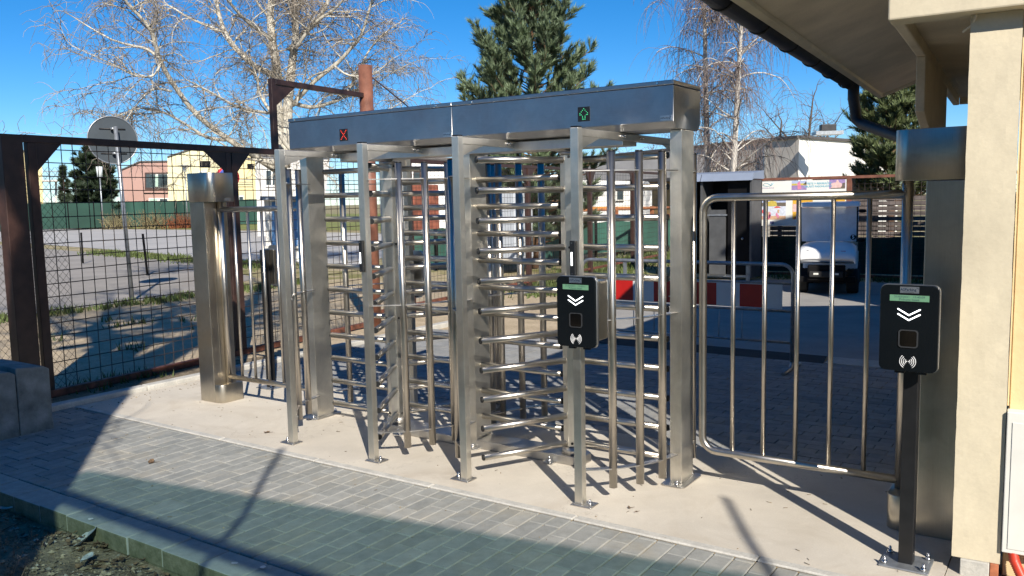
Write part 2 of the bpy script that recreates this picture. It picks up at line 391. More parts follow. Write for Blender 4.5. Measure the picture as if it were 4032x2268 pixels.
# soil bed in front of the kerb, rough and full of clods
mb = MB(); n = 120; m_ = 70; vs = []
def hgt(x, y):
    return -.115+.035*math.sin(3.1*x+1)*math.sin(2.3*y)+.02*math.sin(9*x+3*y)+.015*math.sin(17*y-8*x)+R_.uniform(-.009, .009)
for j in range(m_+1):
    for i in range(n+1):
        x = -4.5+9.0*i/n; y = -1.56-3.4*j/m_; vs.append((x, y, hgt(x, y)-.02*j/m_*3))
mb.add(vs, [(j*(n+1)+i, (j+1)*(n+1)+i, (j+1)*(n+1)+i+1, j*(n+1)+i+1) for j in range(m_) for i in range(n)], sm=False)
build(mb, 'soil_bed', M['soil'], kind='structure')
M['clod'] = pm('soil_clod', (.33, .27, .185), .95, var=.4, island=.55, scale=20, bmp=.3)
M['stone'] = pm('pale_stone', (.42, .38, .32), .9, var=.2, island=.4, scale=20)
M['deadleaf'] = pm('dead_leaf', (.20, .13, .075), .85, var=.3, island=.6, scale=15)
M['greyleaf'] = pm('grey_dry_leaf', (.42, .44, .42), .85, var=.25, scale=18)
M['twig'] = pm('dry_twig', (.16, .11, .07), .85, var=.3, island=.4)
def lump(mb, c, r, rnd, mi=0):
    vs = [(1, 0, 0), (-1, 0, 0), (0, 1, 0), (0, -1, 0), (0, 0, 1), (0, 0, -1)]
    sx, sy, sz = rnd.uniform(.7, 1.3), rnd.uniform(.7, 1.3), rnd.uniform(.5, .9); a = rnd.uniform(0, 6)
    pts = []
    for v in vs:
        k = rnd.uniform(.75, 1.2)*r; X, Y, Z = v[0]*k*sx, v[1]*k*sy, v[2]*k*sz
        pts.append((c[0]+X*math.cos(a)-Y*math.sin(a), c[1]+X*math.sin(a)+Y*math.cos(a), c[2]+Z))
    mb.add(pts, [(0, 2, 4), (2, 1, 4), (1, 3, 4), (3, 0, 4), (2, 0, 5), (1, 2, 5), (3, 1, 5), (0, 3, 5)], mi)
mb = MB()
for k in range(4200):
    x = R_.uniform(-2.2, 2.2); y = -1.60-abs(R_.gauss(0, .45)); lump(mb, (x, y, hgt(x, y)+.002), R_.choice([.004, .005, .007, .010, .016]), R_, 0 if R_.random() < .88 else 1)
build(mb, 'soil_clods', [M['clod'], M['stone']], label='loose clods and pebbles scattered over the dark soil bed', cat='soil', kind='stuff')
def leaf(mb, c, l, wd, rnd, mi=0, flat=.5):
    a = rnd.uniform(0, 2*PI); cu = rnd.uniform(.15, .6)*flat; n = 5; vs = []
    tl = rnd.uniform(-.5, .5)*flat
    for i in range(n+1):
        s_ = i/n; ww = wd*math.sin(PI*min(1, s_*1.0+.04))**.8
        for sgn in (-1, 0, 1):
            X = (s_-.5)*l; Y = sgn*ww*.5; Z = cu*l*(s_-.5)**2*1.5+abs(sgn)*ww*cu*.5+rnd.uniform(-.004, .004)+Y*tl
            vs.append((c[0]+X*math.cos(a)-Y*math.sin(a), c[1]+X*math.sin(a)+Y*math.cos(a), c[2]+Z+.004))
    fs = []
    for i in range(n):
        for j in range(2): q = i*3+j; fs.append((q, q+1, q+4, q+3))
    mb.add(vs, fs, mi)
mb = MB()
for k in range(150):
    x = R_.uniform(-1.8, 1.7); y = -1.595-abs(R_.gauss(0, .10)); leaf(mb, (x, y, hgt(x, y)+.012), R_.uniform(.02, .055), R_.uniform(.012, .03), R_, 0, 1.4)
build(mb, 'leaf_litter', M['deadleaf'], label='brown leaf litter heaped along the foot of the kerb', cat='leaves', kind='stuff')
mb = MB()
for k in range(60):
    x = R_.uniform(-1.6, 1.6); y = -1.62-abs(R_.gauss(0, .25)); a = R_.uniform(0, PI); l = R_.uniform(.05, .22); z = hgt(x, y)+.015
    mb.tube([(x-l*math.cos(a), y-l*.5*math.sin(a), z), (x, y, z+R_.uniform(0, .03)), (x+l*math.cos(a), y+l*.5*math.sin(a), z+R_.uniform(-.01, .03))], [.003, .0025, .0012], 4)
build(mb, 'twig_litter', M['twig'], label='thin dry twigs lying over the soil bed', cat='twigs', kind='stuff')
for (u, v, l, wd, lab) in ((210, 1372, .17, .14, 'large curled grey dry leaf leaning on the kerb'), (218, 1415, .12, .05, 'narrow pale grey leaf lying on the soil below the large curled leaf'), (12, 1290, .10, .06, 'pale torn leaf at the left edge of the soil bed')):
    p = gz(u, v, -.09); mb = MB(); leaf(mb, (p.x, p.y, -.075), l, wd, R_, 0, 1.3)
    build(mb, 'dry_leaf', M['greyleaf'], base=(p.x, p.y, -.08), label=lab, cat='leaf', group='large dry leaves in the soil bed')

# litter on apron and pavers
for (u, v, l, lab) in ((380, 1165, .075, 'crumpled brown leaf on the left pavers at the shadow edge'), (672, 1090, .05, 'small brown leaf with stalk on the apron beside the leftmost post'), (1583, 1280, .03, 'small brown leaf on the apron in front of the reader post'), (1600, 1290, .02, 'tiny brown scrap next to the small leaf on the apron')):
    p = gz(u, v, 0); mb = MB(); leaf(mb, (p.x, p.y, .002), l, l*.45, R_, 0, .9); mb.tube([(p.x, p.y, .006), (p.x+l*.9, p.y+l*.4, .012)], [.002, .001], 4)
    build(mb, 'fallen_leaf', M['deadleaf'], base=(p.x, p.y, 0), label=lab, cat='leaf', group='fallen leaves on the paving')
mb = MB()
for k in range(260):
    x = R_.uniform(-2.5, 4.0); y = R_.uniform(-1.35, 1.3); z = 0.001
    if R_.random() < .6: lump(mb, (x, y, z), R_.choice([.003, .004, .006]), R_)
    else:
        a = R_.uniform(0, PI); l = R_.uniform(.008, .03); mb.tube([(x, y, .003), (x+l*math.cos(a), y+l*math.sin(a), .004)], .0016, 4)
for k in range(140):
    x = -2.55+abs(R_.gauss(0, .12)); y = R_.uniform(-.2, 3.5); lump(mb, (x, y, .001), R_.choice([.005, .008, .011]), R_)
build(mb, 'grit', M['clod'], label='scattered grit and crumbs on the paving', cat='grit', kind='stuff')
mb = MB()
for u, v in ((228, 1307), (590, 1418), (662, 1428)):
    p = gz(u, v, .002); a0 = R_.uniform(0, 6)
    mb.add([(p.x+.017*R_.uniform(.7, 1.3)*math.cos(k*PI/5), p.y+.014*R_.uniform(.7, 1.2)*math.sin(k*PI/5), .0062) for k in range(10)], [tuple(range(10))])
build(mb, 'paint_spots', M['white'], label='white splashes on the kerb stones', cat='stain', kind='stuff')
# concrete blocks at the left
for k, (y0, lab) in enumerate(((-.872, 'right one of the two grey concrete blocks by the brown fence'), (-1.128, 'left one of the two grey concrete blocks by the brown fence'))):
    poly = [(y0, -.02), (y0+.25, -.02), (y0+.25, .475), (y0+.21, .50), (y0+.0, .52)]
    mb = MB(); mb.ext([(-2.72, y, z) for y, z in poly], (.65, 0, 0))
    build(mb, 'concrete_block', pm('block_concrete%d' % k, (.22, .235, .225), .9, var=.3, scale=7, bmp=.3, fine=.15), base=(-2.4, y0+.12, 0), bevel=.006, label=lab, cat='block', group='concrete blocks by the fence')

# ================================================================ TURNSTILE
T = thing('double_turnstile', 'double full-height stainless steel turnstile with blue reflecting canopy', 'turnstile', (1.118, .72, 0))
PXR = [-.042, .748, 1.523, 2.332]; side = [-1, 1, -1, 1]
for fb in (0, 1):
    y0 = .03 if fb == 0 else 1.36
    for i, xr in enumerate(PXR):
        build(MB().box(xr-.05, xr, y0, y0+.05, .009, 2.098), 'post', M['steel'], parent=T, bevel=.004)
        build(MB().box(xr-.048, xr-.002, y0+.002, y0+.048, 2.0985, 2.106), 'post_cap', M['black'], parent=T, bevel=.002, seg=1)
        xa, xb = (xr-.065, xr+.065) if side[i] > 0 else (xr-.115, xr+.02)
        bp_ = build(MB().box(xa, xb, y0-.022, y0+.075, 0, .0095), 'base_plate', M['zinc'], parent=T, bevel=.003, seg=1)
        bx = xb-.03 if side[i] > 0 else xa+.03
        mb = MB(); mb.cyl((bx, y0+.025, .0095), (bx, y0+.025, .022), .013, 6); mb.cyl((bx, y0+.025, .022), (bx, y0+.025, .032), .008, 10); mb.ball((bx, y0+.025, .032), .008, 8, 4)
        build(mb, 'anchor_bolt', M['chrome'], parent=bp_)
        # gusset
        yy = (y0+.05, 1) if fb == 0 else (y0, -1)
        g = MB(); g.ext([(xr-.012, yy[0], 2.052), (xr-.012, yy[0]+yy[1]*.215, 2.052), (xr-.012, yy[0], 1.985)], (.006, 0, 0)); build(g, 'gusset', M['steelb'], parent=T)
for i, xr in enumerate(PXR):
    b_ = build(MB().box(xr-.045, xr-.004, .0805, 1.3595, 2.0525, 2.0955), 'cross_arm', M['steelb'], parent=T, bevel=.003, seg=1)
    mb = MB()
    for yb in (.54, .575, .80, .835): mb.cyl((xr-.004, yb, 2.074), (xr+.006, yb, 2.074), .009, 6); mb.cyl((xr+.006, yb, 2.074), (xr+.012, yb, 2.074), .005, 8)
    build(mb, 'arm_bolts', M['chrome'], parent=b_)
CX = [(-.505, -.430), (1.080, 1.155), (2.598, 2.672)]
for xa, xb in CX:
    build(MB().box(xa, xb, .63, .81, .009, 2.099), 'column', M['steel'], parent=T, bevel=.004)
    poly = []
    cx = (xa+xb)/2
    for sx, sy in ((1, -1), (1, 1), (-1, 1), (-1, -1)):
        for k in range(5):
            a = {(1, -1): -90, (1, 1): 0, (-1, 1): 90, (-1, -1): 180}[(sx, sy)]+90*k/4
            poly.append((cx+sx*.045+.03*math.cos(rad(a)), .72+sy*.12+.03*math.sin(rad(a))))
    bp_ = build(MB().prism(poly, 0, .010), 'base_plate', M['zinc'], parent=T, bevel=.002, seg=1)
    for yb in (.600, .84):
        mb = MB(); bx = cx+.02; mb.cyl((bx, yb, .010), (bx, yb, .023), .013, 6); mb.cyl((bx, yb, .023), (bx, yb, .034), .008, 10); build(mb, 'anchor_bolt', M['chrome'], parent=bp_)
# canopy in two halves
def canopy_half(x0, x1):
    pr = [(.503, 2.336), (.503, 2.137), (.545, 2.1005), (.858, 2.1005), (.900, 2.137), (.900, 2.336)]
    h = build(MB().ext([(x0, y, z) for y, z in pr], (x1-x0, 0, 0)), 'canopy', M['steelx'], parent=T, bevel=.002, seg=1)
    build(MB().box(x0-.001, x1+.001 if x1 > 2 else x1, .4995, .9035, 2.339, 2.364), 'lid', M['steelx'], parent=h, bevel=.003, seg=1)
    return h
hl = canopy_half(-.470, 1.1115); hr = canopy_half(1.1145, 2.675)
build(MB().box(-.46, 2.665, .51, .893, 2.3365, 2.3385), 'lid_seal', M['black'], parent=T)
for x_, h in ((-.40, hl), (.98, hl), (1.28, hr), (2.58, hr)):
    mb = MB(); mb.cyl((x_, .4995, 2.351), (x_, .4955, 2.351), .0055, 8); build(mb, 'lid_screw', M['chrome'], parent=h)
def led_panel(x0, x1, z0, z1, pat, m, h):
    p = build(MB().box(x0, x1, .5005, .5029, z0, z1), 'led_panel', M['black'], parent=h)
    mb = MB(); n = len(pat)
    for j, r_ in enumerate(pat):
        for i, ch in enumerate(r_):
            if ch != '.': mb.ball((x0+(x1-x0)*(.18+.64*i/(len(r_)-1)), .5002, z1-(z1-z0)*(.14+.72*j/(n-1))), .0030, 6, 4)
    o = build(mb, 'led', m, parent=h); return p
XP = ['#.......#', '.#.....#.', '..#...#..', '...#.#...', '....#....', '...#.#...', '..#...#..', '.#.....#.', '#.......#']
XP = ['#.....#', '.#...#.', '..#.#..', '...#...', '..#.#..', '.#...#.', '#.....#']
AP = ['...#...', '..#.#..', '.#...#.', '#.....#', '##.#.##'.replace('.#.', '...'), '..#.#..', '..#.#..', '..###..']
led_panel(.074, .155, 2.167, 2.253, XP, M['led_r'], hl); led_panel(2.066, 2.147, 2.173, 2.258, AP, M['led_g'], hr)
for x0, z0, h in ((2.597, 2.141, hr), (1.037, 2.141, hl)):
    build(MB().box(x0, x0+.069, .5004, .5029, z0, z0+.030), 'name_plate', M['plate'], parent=h)
    text_part('ASParking', .0145, M['ink'], (x0+.030, .4999, z0+.015), h, bold=.0003)
    mb = MB()
    for k in range(4):
        a = rad(15+28*k); mb.obox((x0+.058+.007*math.cos(a), .4999, z0+.017+.007*math.sin(a)), (.0065, .0005, .0014), 0, 0, 0, -a)
    build(mb, 'logo_rays', M['ink'], parent=h)
# longitudinal rail below the canopy
build(MB().box(-.060, 2.300, .625, .815, 2.028, 2.0885), 'canopy_rail', M['steelb'], parent=T, bevel=.003, seg=1)
# guards
def guard(axx, sx, sy):
    ay = .714+ (0.006*2 if sy > 0 else 0)
    arcs = []
    for a in (-58, -50, -43, -36.5, -30, -23.5, -17, -11, -7.5):
        arcs.append((axx+sx*.765*math.cos(rad(a)), ay+(-sy)*(.765*math.sin(rad(a)))*1.0))
    for z in (.192, 1.043, 1.867):
        inn = []; out = []
        for (x, y) in arcs:
            d = Vector((x-axx, y-ay)); d.normalize(); out.append((x+d.x*.012, y+d.y*.012)); inn.append((x-d.x*.030, y-d.y*.030))
        poly = out+inn[::-1]
        if (sx*sy) > 0: poly = poly[::-1]
        mb = MB()
        n = len(out); vs = [(p[0], p[1], z+dz) for dz in (-.003, .003) for p in out]+[(p[0], p[1], z+dz) for dz in (-.003, .003) for p in inn]
        fs = []
        for i in range(n-1): fs += [(i, i+1, n+i+1, n+i), (2*n+i, 3*n+i, 3*n+i+1, 2*n+i+1), (n+i, n+i+1, 3*n+i+1, 3*n+i), (i, 2*n+i, 2*n+i+1, i+1)]
        fs += [(0, n, 3*n, 2*n), (n-1, 3*n-1, 4*n-1, 2*n-1)]
        mb.add(vs, fs); build(mb, 'guard_strip', M['zinc'], parent=T)
    for a in (-43, -30, -17):
        x = axx+sx*.757*math.cos(rad(a)); y = ay-sy*.757*math.sin(rad(a))
        t_ = build(MB().cyl((x, y, .08), (x, y, 1.968), .0235, 20), 'guard_tube', M['tube'], parent=T)
        build(MB().cyl((x, y, 1.9685), (x, y, 1.977), .0215, 16), 'tube_cap', M['black'], parent=t_)
AX = [.347, 1.887]
for axx in AX:
    for sx in (-1, 1):
        for sy in (-1, 1): guard(axx, sx, sy)
# combs on the middle column
for k in range(10):
    z = 1.857-.183*k
    for x0, x1 in ((1.1555, 1.800), (1.0795, .436)):
        b_ = build(MB().cyl((x0, .714, z), (x1, .714, z), .0205, 18), 'comb_bar', M['tube'], parent=T)
        s_ = 1 if x1 > x0 else -1
        build(MB().cyl((x1+s_*.0004, .714, z), (x1+s_*.008, .714, z), .0200, 16, r2=.0185), 'bar_cap', M['black'], parent=b_)
# rotors
for axx, th in ((1.887, -118.9), (.347, -58.9)):
    ay = .714
    hexp = []
    for k in range(3):
        a = rad(th+120*k)
        for s_ in (-1, 1): hexp.append((axx+.060*math.cos(a)-s_*.030*math.sin(a), ay+.060*math.sin(a)+s_*.030*math.cos(a)))
    hexp.sort(key=lambda p: math.atan2(p[1]-ay, p[0]-axx))
    rt = build(MB().prism(hexp, .112, 1.992), 'rotor', M['steel'], parent=T, bevel=.003, seg=1)
    build(MB().cyl((axx, ay, .061), (axx, ay, .111), .082, 28, r2=.076), 'rotor_bearing', M['zinc'], parent=rt)
    mb = MB(); mb.cyl((axx, ay, 1.9925), (axx, ay, 2.012), .070, 24); mb.cyl((axx, ay, 2.012), (axx, ay, 2.03), .030, 16); build(mb, 'rotor_bearing', M['zinc'], parent=rt)
    for k in range(3):
        a = rad(th+120*k); c_, s_ = math.cos(a), math.sin(a)
        for q in range(11):
            z = 1.96-.183*q
            build(MB().cyl((axx+.050*c_, ay+.050*s_, z), (axx+.652*c_, ay+.652*s_, z), .0205, 18), 'arm', M['tube'], parent=rt)
            build(MB().cyl((axx+.6524*c_, ay+.6524*s_, z), (axx+.660*c_, ay+.660*s_, z), .0200, 16, r2=.0185), 'arm_cap', M['black'], parent=rt)
        mb = MB(); b0 = rad(th+120*k+60); nx, ny = math.cos(b0), math.sin(b0)
        rr = .060*math.cos(rad(60))+.030*math.sin(rad(60))
        for z in (1.978, 1.41, .86, .135):
            for s2 in (-.012, .012): mb.cyl((axx+rr*nx-s2*ny, ay+rr*ny+s2*nx, z), (axx+(rr+.004)*nx-s2*ny, ay+(rr+.004)*ny+s2*nx, z), .009, 10)
        build(mb, 'lock_studs', M['black'], parent=rt)
for x0, x1, xe in ((1.156, 1.93, 1.985), (1.079, .305, .25)):
    pr = [(x0, .62), (x1, .62), (xe, .66), (xe, .77), (x1, .808), (x0, .808)]
    b_ = build(MB().prism(pr, .0015, .060), 'floor_beam', M['zinc'], parent=T, bevel=.004, seg=1)
    for xb in ((x1-.16*(1 if x1 > 1 else -1)),):
        mb = MB(); mb.box(xb-.035, xb+.035, .565, .6195, .001, .012); mb.cyl((xb, .592, .012), (xb, .592, .03), .012, 6); mb.cyl((xb, .592, .03), (xb, .592, .05), .007, 8); build(mb, 'floor_lug', M['chrome'], parent=b_)
# lamps strips on two of the posts
for x0, x1, z0, z1, y0 in ((2.283, 2.318, 1.30, 1.490, .0295), (.702, .736, 1.270, 1.475, .0295)):
    p = build(MB().box(x0, x1, y0-.022, y0, z0, z1), 'indicator', M['black'], parent=T, bevel=.003, seg=1)
    xc = x0+.014
    build(MB().box(xc-.005, xc+.005, y0-.0235, y0-.0222, z0+.055, z0+.128), 'light_bar', M['led_w'], parent=p)
    mb = MB()
    for z in (z0+.012, z1-.012): mb.cyl((xc, y0-.0222, z), (xc, y0-.0235, z), .004, 8)
    build(mb, 'indicator_screw', M['chrome'], parent=p)

# ================================================================ READERS
def rrect(x0, x1, z0, z1, r, n=5):
    o = []
    for cx, cz, a0 in ((x1-r, z0+r, -90), (x1-r, z1-r, 0), (x0+r, z1-r, 90), (x0+r, z0+r, 180)):
        for k in range(n+1): a = rad(a0+90*k/n); o.append((cx+r*math.cos(a), cz+r*math.sin(a)))
    return o
def reader(T, xc, yf, z0, dirn=1, box=None, l1='31/03/2021   15:40:09', l2='Prilozte listek'):
    # face looks towards -Y (dirn 1) or +Y (dirn -1); everything mirrored about yf
    Y = lambda d: yf+d*dirn
    X = lambda dx: xc+dx*dirn
    def R(poly, ya, yb): return [(X(px-xc), Y(ya), z0+pz) for px, pz in poly], (0, (yb-ya)*dirn, 0)
    W_, H_ = .240, .385
    rim = MB(); p, v = R(rrect(xc-W_/2, xc+W_/2, 0, H_, .028, 6), .0122, .035); rim.ext(p, v, 0, True); rim = build(rim, 'rim', M['alu'], parent=T)
    f = MB(); p, v = R(rrect(xc-W_/2+.002, xc+W_/2-.002, .002, H_-.002, .027, 6), 0, .012); f.ext(p, v, 0, True); f = build(f, 'front_panel', M['gloss'], parent=T, bevel=.003, ang=60)
    if box:
        b = MB(); p, v = R(rrect(xc+box[0], xc+box[1], .03, H_-.03, .012, 3), .0352, box[2]); b.ext(p, v); build(b, 'housing', M['steelped'], parent=T, bevel=.002, seg=1)
    def fb(x0, x1, za, zb, mat, name, d=.0012): 
        xs = sorted((X(x0), X(x1))); ys = sorted((Y(-d), Y(-.0002))); return build(MB().box(xs[0], xs[1], ys[0], ys[1], z0+za, z0+zb), name, mat, parent=f)
    rz = 0 if dirn == 1 else PI
    fb(-.038, .038, .349, .377, M['plate'], 'name_plate')
    text_part('ASParking', .0155, M['ink'], (X(-.005), Y(-.0016), z0+.364), f, rz=rz, bold=.0003)
    text_part('ACCESS CONTROL', .0050, M['ink'], (X(-.004), Y(-.0016), z0+.3535), f, rz=rz)
    mb = MB()
    for k in range(4):
        a = rad(10+30*k); mb.obox((X(.030+.0065*math.cos(a)), Y(-.0016), z0+.366+.0065*math.sin(a)), (.006, .0004, .0013), 0, 0, 0, -a*dirn)
    build(mb, 'logo_rays', M['ink'], parent=f)
    fb(-.079, .079, .313, .340, M['lcd'], 'display')
    text_part(l1, .0125, M['ink'], (X(0), Y(-.0016), z0+.332), f, rz=rz, sx=1.12); text_part(l2, .0135, M['ink'], (X(0), Y(-.0016), z0+.320), f, rz=rz, sx=1.1)
    for k in range(2):
        zt = .278-.022*k; mb = MB()
        for s_ in (-1, 1):
            mb.tube([(X(s_*.044), Y(-.002), z0+zt), (X(0), Y(-.002), z0+zt-.026)], .0030, 8); mb.ball((X(s_*.044), Y(-.002), z0+zt), .0030, 8, 5)
        mb.ball((X(0), Y(-.002), z0+zt-.026), .0030, 8, 5)
        build(mb, 'chevron', M['led_w'], parent=f)
    mb = MB(); ring = rrect(-.040, .040, .108, .188, .014, 5); inn = rrect(-.034, .034, .113, .183, .010, 5); n = len(ring)
    mb.add([(X(a), Y(-.004), z0+b) for a, b in ring]+[(X(a), Y(-.004), z0+b) for a, b in inn]+[(X(a), Y(-.0002), z0+b) for a, b in ring]+[(X(a), Y(-.0002), z0+b) for a, b in inn],
           [(i, (i+1) % n, n+(i+1) % n, n+i) for i in range(n)]+[(i, 2*n+i, 2*n+(i+1) % n, (i+1) % n) for i in range(n)]+[(n+i, n+(i+1) % n, 3*n+(i+1) % n, 3*n+i) for i in range(n)])
    build(mb, 'scan_window', M['windowrim'], parent=f)
    fb(-.0335, .0335, .1135, .1825, M['pit'], 'scanner_glass', .0006)
    mb = MB()
    for s_ in (-1, 1):
        for k, rr in enumerate((.010, .0175, .025, .0325)):
            pts = [(X(s_*rr*math.cos(rad(a))), Y(-.0012), z0+.047+rr*math.sin(rad(a))) for a in range(-50-3*k, 51+3*k, 12)]
            mb.tube(pts, .0016, 6)
        mb.ball((X(s_*.004), Y(-.0012), z0+.047), .0028, 6, 4)
    build(mb, 'card_symbol', M['mark'], parent=f)
    mb = MB()
    for s_ in (-.055, .035): mb.box(*sorted((X(s_), X(s_+.04))), *sorted((Y(.014), Y(.032))), z0-.010, z0-.0004)
    build(mb, 'cable_gland', M['black'], parent=f)
    return f
def reader_post(T, xc, y0, ztop, dirn=1):
    build(MB().box(xc-.031, xc+.031, min(y0, y0+.062*dirn), max(y0, y0+.062*dirn), .0105, ztop), 'post', M['blkpost'], parent=T, bevel=.003)
    ya, yb = sorted((y0-.065*dirn, y0+.125*dirn))
    b = build(MB().box(xc-.105, xc+.105, ya, yb, 0, .010), 'base_plate', M['galv'], parent=T, bevel=.003, seg=1)
    for sx in (-.082, .082):
        for yy in (ya+.025, yb-.025):
            mb = MB(); mb.cyl((xc+sx, yy, .0105), (xc+sx, yy, .024), .013, 6); mb.cyl((xc+sx, yy, .024), (xc+sx, yy, .036), .0075, 10); mb.ball((xc+sx, yy, .037), .0075, 8, 5)
            build(mb, 'anchor_bolt', M['chrome'], parent=b)
t = thing('card_reader', 'black card reader on its own black post in front of the cream pillar', 'card reader', (3.977, .166, 0), 'black card readers')
reader(t, 3.978, .030, .930, box=(-.085, .085, .134)); reader_post(t, 3.977, .135, 1.25)
t = thing('card_reader', 'black card reader mounted on the front turnstile post below a white light strip', 'card reader', (2.357, 0, .92), 'black card readers')
reader(t, 2.357, -.06, .920, box=(-.020, .100, .175), l1='31/03/2021   15:40:11')
t = thing('card_reader', 'card reader on a black post behind the left gate, seen from its steel back', 'card reader', (-1.69, 1.19, 0), 'black card readers')
reader(t, -1.69, 1.40, .950, dirn=-1, box=(-.085, .085, .148)); reader_post(t, -1.69, 1.25, 1.30, -1)
t = thing('card_reader', 'card reader on a rear turnstile post, seen from behind between the bars', 'card reader', (-.12, 1.44, .92), 'black card readers')
reader(t, -.12, 1.50, .920, dirn=-1, box=(-.020, .100, .175))

# ================================================================ SWING GATES
def gate(T, xb0, xb1, xf, zf, zh, ztop, hinge, free, zr0, zr1, nb):
    s_ = 1 if xf > xb1 else -1                     # side on which the wing hangs
    ya, yb = .555, .79
    xo, xi = (xb0, xb1)
    body = build(MB().box(xo, xi, ya, yb, .0005, zh-.002), 'pedestal_body', M['steelped'], parent=T, bevel=.004)
    xin = xi if s_ > 0 else xo
    build(MB().box(min(xin, xin+s_*.0025), max(xin, xin+s_*.0025), ya+.075, yb-.02, zf+.03, zh-.05), 'service_door', M['steelped'], parent=body, bevel=.001, seg=1)
    def rounded(x_in, x_out, y0, y1, r):
        p = [(x_in, y0)]
        for k in range(9):
            a = rad(-90+90*k/8); p.append((x_out-s_*r+s_*r*math.cos(a), y0+r+r*math.sin(a)))
        p += [(x_out, y1), (x_in, y1)]
        return p
    build(MB().prism(rounded(xin+s_*.0005, xf, ya+.002, yb-.002, .06), .0005, zf, sm=True), 'pedestal_foot', M['steelped'], parent=T, bevel=.003, ang=60)
    xfar = xo-.005 if s_ > 0 else xi+.005
    build(MB().prism(rounded(xfar, xf+s_*.003, ya-.006, yb+.006, .065), zh, ztop, sm=True), 'pedestal_head', M['steelped'], parent=T, bevel=.003, ang=60)
    yg = .70; r = .0225
    build(MB().cyl((hinge, yg, zf+.0005), (hinge, yg, zh-.0005), .026, 20), 'hinge_post', M['tube'], parent=T)
    rc = .085; pts = [(hinge, yg, zr1)]
    for k in range(7): a = rad(90-90*k/6); pts.append((free-s_*rc+s_*rc*math.cos(a), yg, zr1-rc+rc*math.sin(a)))
    for k in range(7): a = rad(0-90*k/6); pts.append((free-s_*rc+s_*rc*math.cos(a), yg, zr0+rc+rc*math.sin(a)))
    pts.append((hinge, yg, zr0))
    w_ = build(MB().tube(pts, r, 18), 'wing_frame', M['tube'], parent=T)
    for k in range(nb):
        x = free+(hinge-free)*(k+1)/(nb+1); build(MB().cyl((x, yg, zr0), (x, yg, zr1), .0125, 14), 'wing_bar', M['tube'], parent=w_)
    return body
t = thing('swing_gate', 'stainless swing gate with pedestal beside the cream pillar', 'gate', (3.97, .67, 0), 'stainless swing gates')
gate(t, 3.957, 4.130, 3.812, .18, 1.772, 2.02, 3.855, 2.775, .222, 1.706, 5)
mb = MB()
for z in (1.725, 1.745): mb.cyl((3.845, .674, z), (3.845, .668, z), .007, 10)
build(mb, 'hinge_screw', M['chrome'], parent=t)
t = thing('swing_gate', 'stainless swing gate with pedestal beside the brown mesh fence', 'gate', (-1.69, .67, 0), 'stainless swing gates')
b_ = gate(t, -1.833, -1.636, -1.546, .16, 1.750, 1.998, -1.61, -.54, .212, 1.682, 5)
build(MB().box(-1.5432, -1.5425, .70, .765, 1.757, 1.782), 'name_plate', M['plate'], parent=b_)

# ================================================================ BROWN MESH FENCE (left and back)
F0 = Vector((-3.2, -.1)); FD = Vector((-.09, .996)).normalized(); FN = Vector((FD.y, -FD.x))
def FP(s, z, o=0): q = F0+FD*s+FN*o; return Vector((q.x, q.y, z))
def fbox(mb, s0, s1, z0, z1, o0, o1, mi=0):
    vs = [FP(s, z, o) for z in (z0, z1) for o in (o0, o1) for s in (s0, s1)]
    return mb.add(vs, [(0, 1, 3, 2), (4, 6, 7, 5), (0, 4, 5, 1), (2, 3, 7, 6), (0, 2, 6, 4), (1, 5, 7, 3)], mi)
FZ = thing('mesh_fence', 'long brown steel fence with square wire mesh running from the left edge', 'fence', FP(0, 0))
def fpart(name, mat, *a, bevel=.004, parent=None): return build(fbox(MB(), *a), name, mat, parent=parent or FZ, bevel=bevel, seg=1)
fpart('post', M['brown'], -.255, -.065, -.02, 2.37, -.06, .06)
fpart('post', M['brown'], -.012, .072, .062, 2.308, -.03, .03)
fpart('top_rail', M['brown'], -.064, 3.03, 2.3085, 2.375, -.032, .032)
fpart('bottom_rail', M['rust'], -.02, 4.70, -.005, .060, -.035, .035)
fpart('post', M['brown'], 2.245, 2.318, .062, 2.308, -.03, .03)
fpart('post', M['brown'], 2.332, 2.405, .062, 2.308, -.03, .03)
for s in (5.72, 9.5, 12.4, 15.0, 17.4): fpart('post', M['brown'], s-.045, s+.045, -.02, 2.285, -.045, .045)
fpart('top_rail', M['brown'], 4.92, 17.5, 2.2855, 2.345, -.03, .03)
fpart('bottom_rail', M['rust'], 4.92, 17.5, .14, .19, -.02, .02)
def fgus(s0, ds, z, dz, o=0):
    mb = MB(); a = FP(s0, z, o-.004); b_ = FP(s0+ds, z, o-.004); c_ = FP(s0, z-dz, o-.004); v = FP(0, 0, .008)-FP(0, 0, 0)
    mb.ext([a, b_, c_], v); build(mb, 'corner_plate', M['brown'], parent=FZ)
fgus(.073, .24, 2.308, .25, .02); fgus(2.244, -.30, 2.308, .23, .02); fgus(2.406, .20, 2.308, .22, .02); fgus(3.075, .34, 3.138, .25, .01)
for s in (9.5, 12.4, 15.0):
    for d in (-1, 1): fgus(s+d*.046, d*.22, 2.285, .30, .02)
fpart('portal_post', M['brown'], 3.0, 3.074, 2.3755, 3.204, -.03, .03)
fpart('portal_rail', M['brown'], 3.075, 4.73, 3.139, 3.2035, -.03, .03)
build(MB().cyl(FP(4.81, -.02), FP(4.81, 3.58), .094, 24), 'mast', M['brown2'], parent=FZ)
build(MB().tube([FP(4.90, 3.46), FP(6.0, 3.02), FP(9.4, 1.95)], .009, 6), 'stay_rod', M['brown'], parent=FZ)
mb = MB()
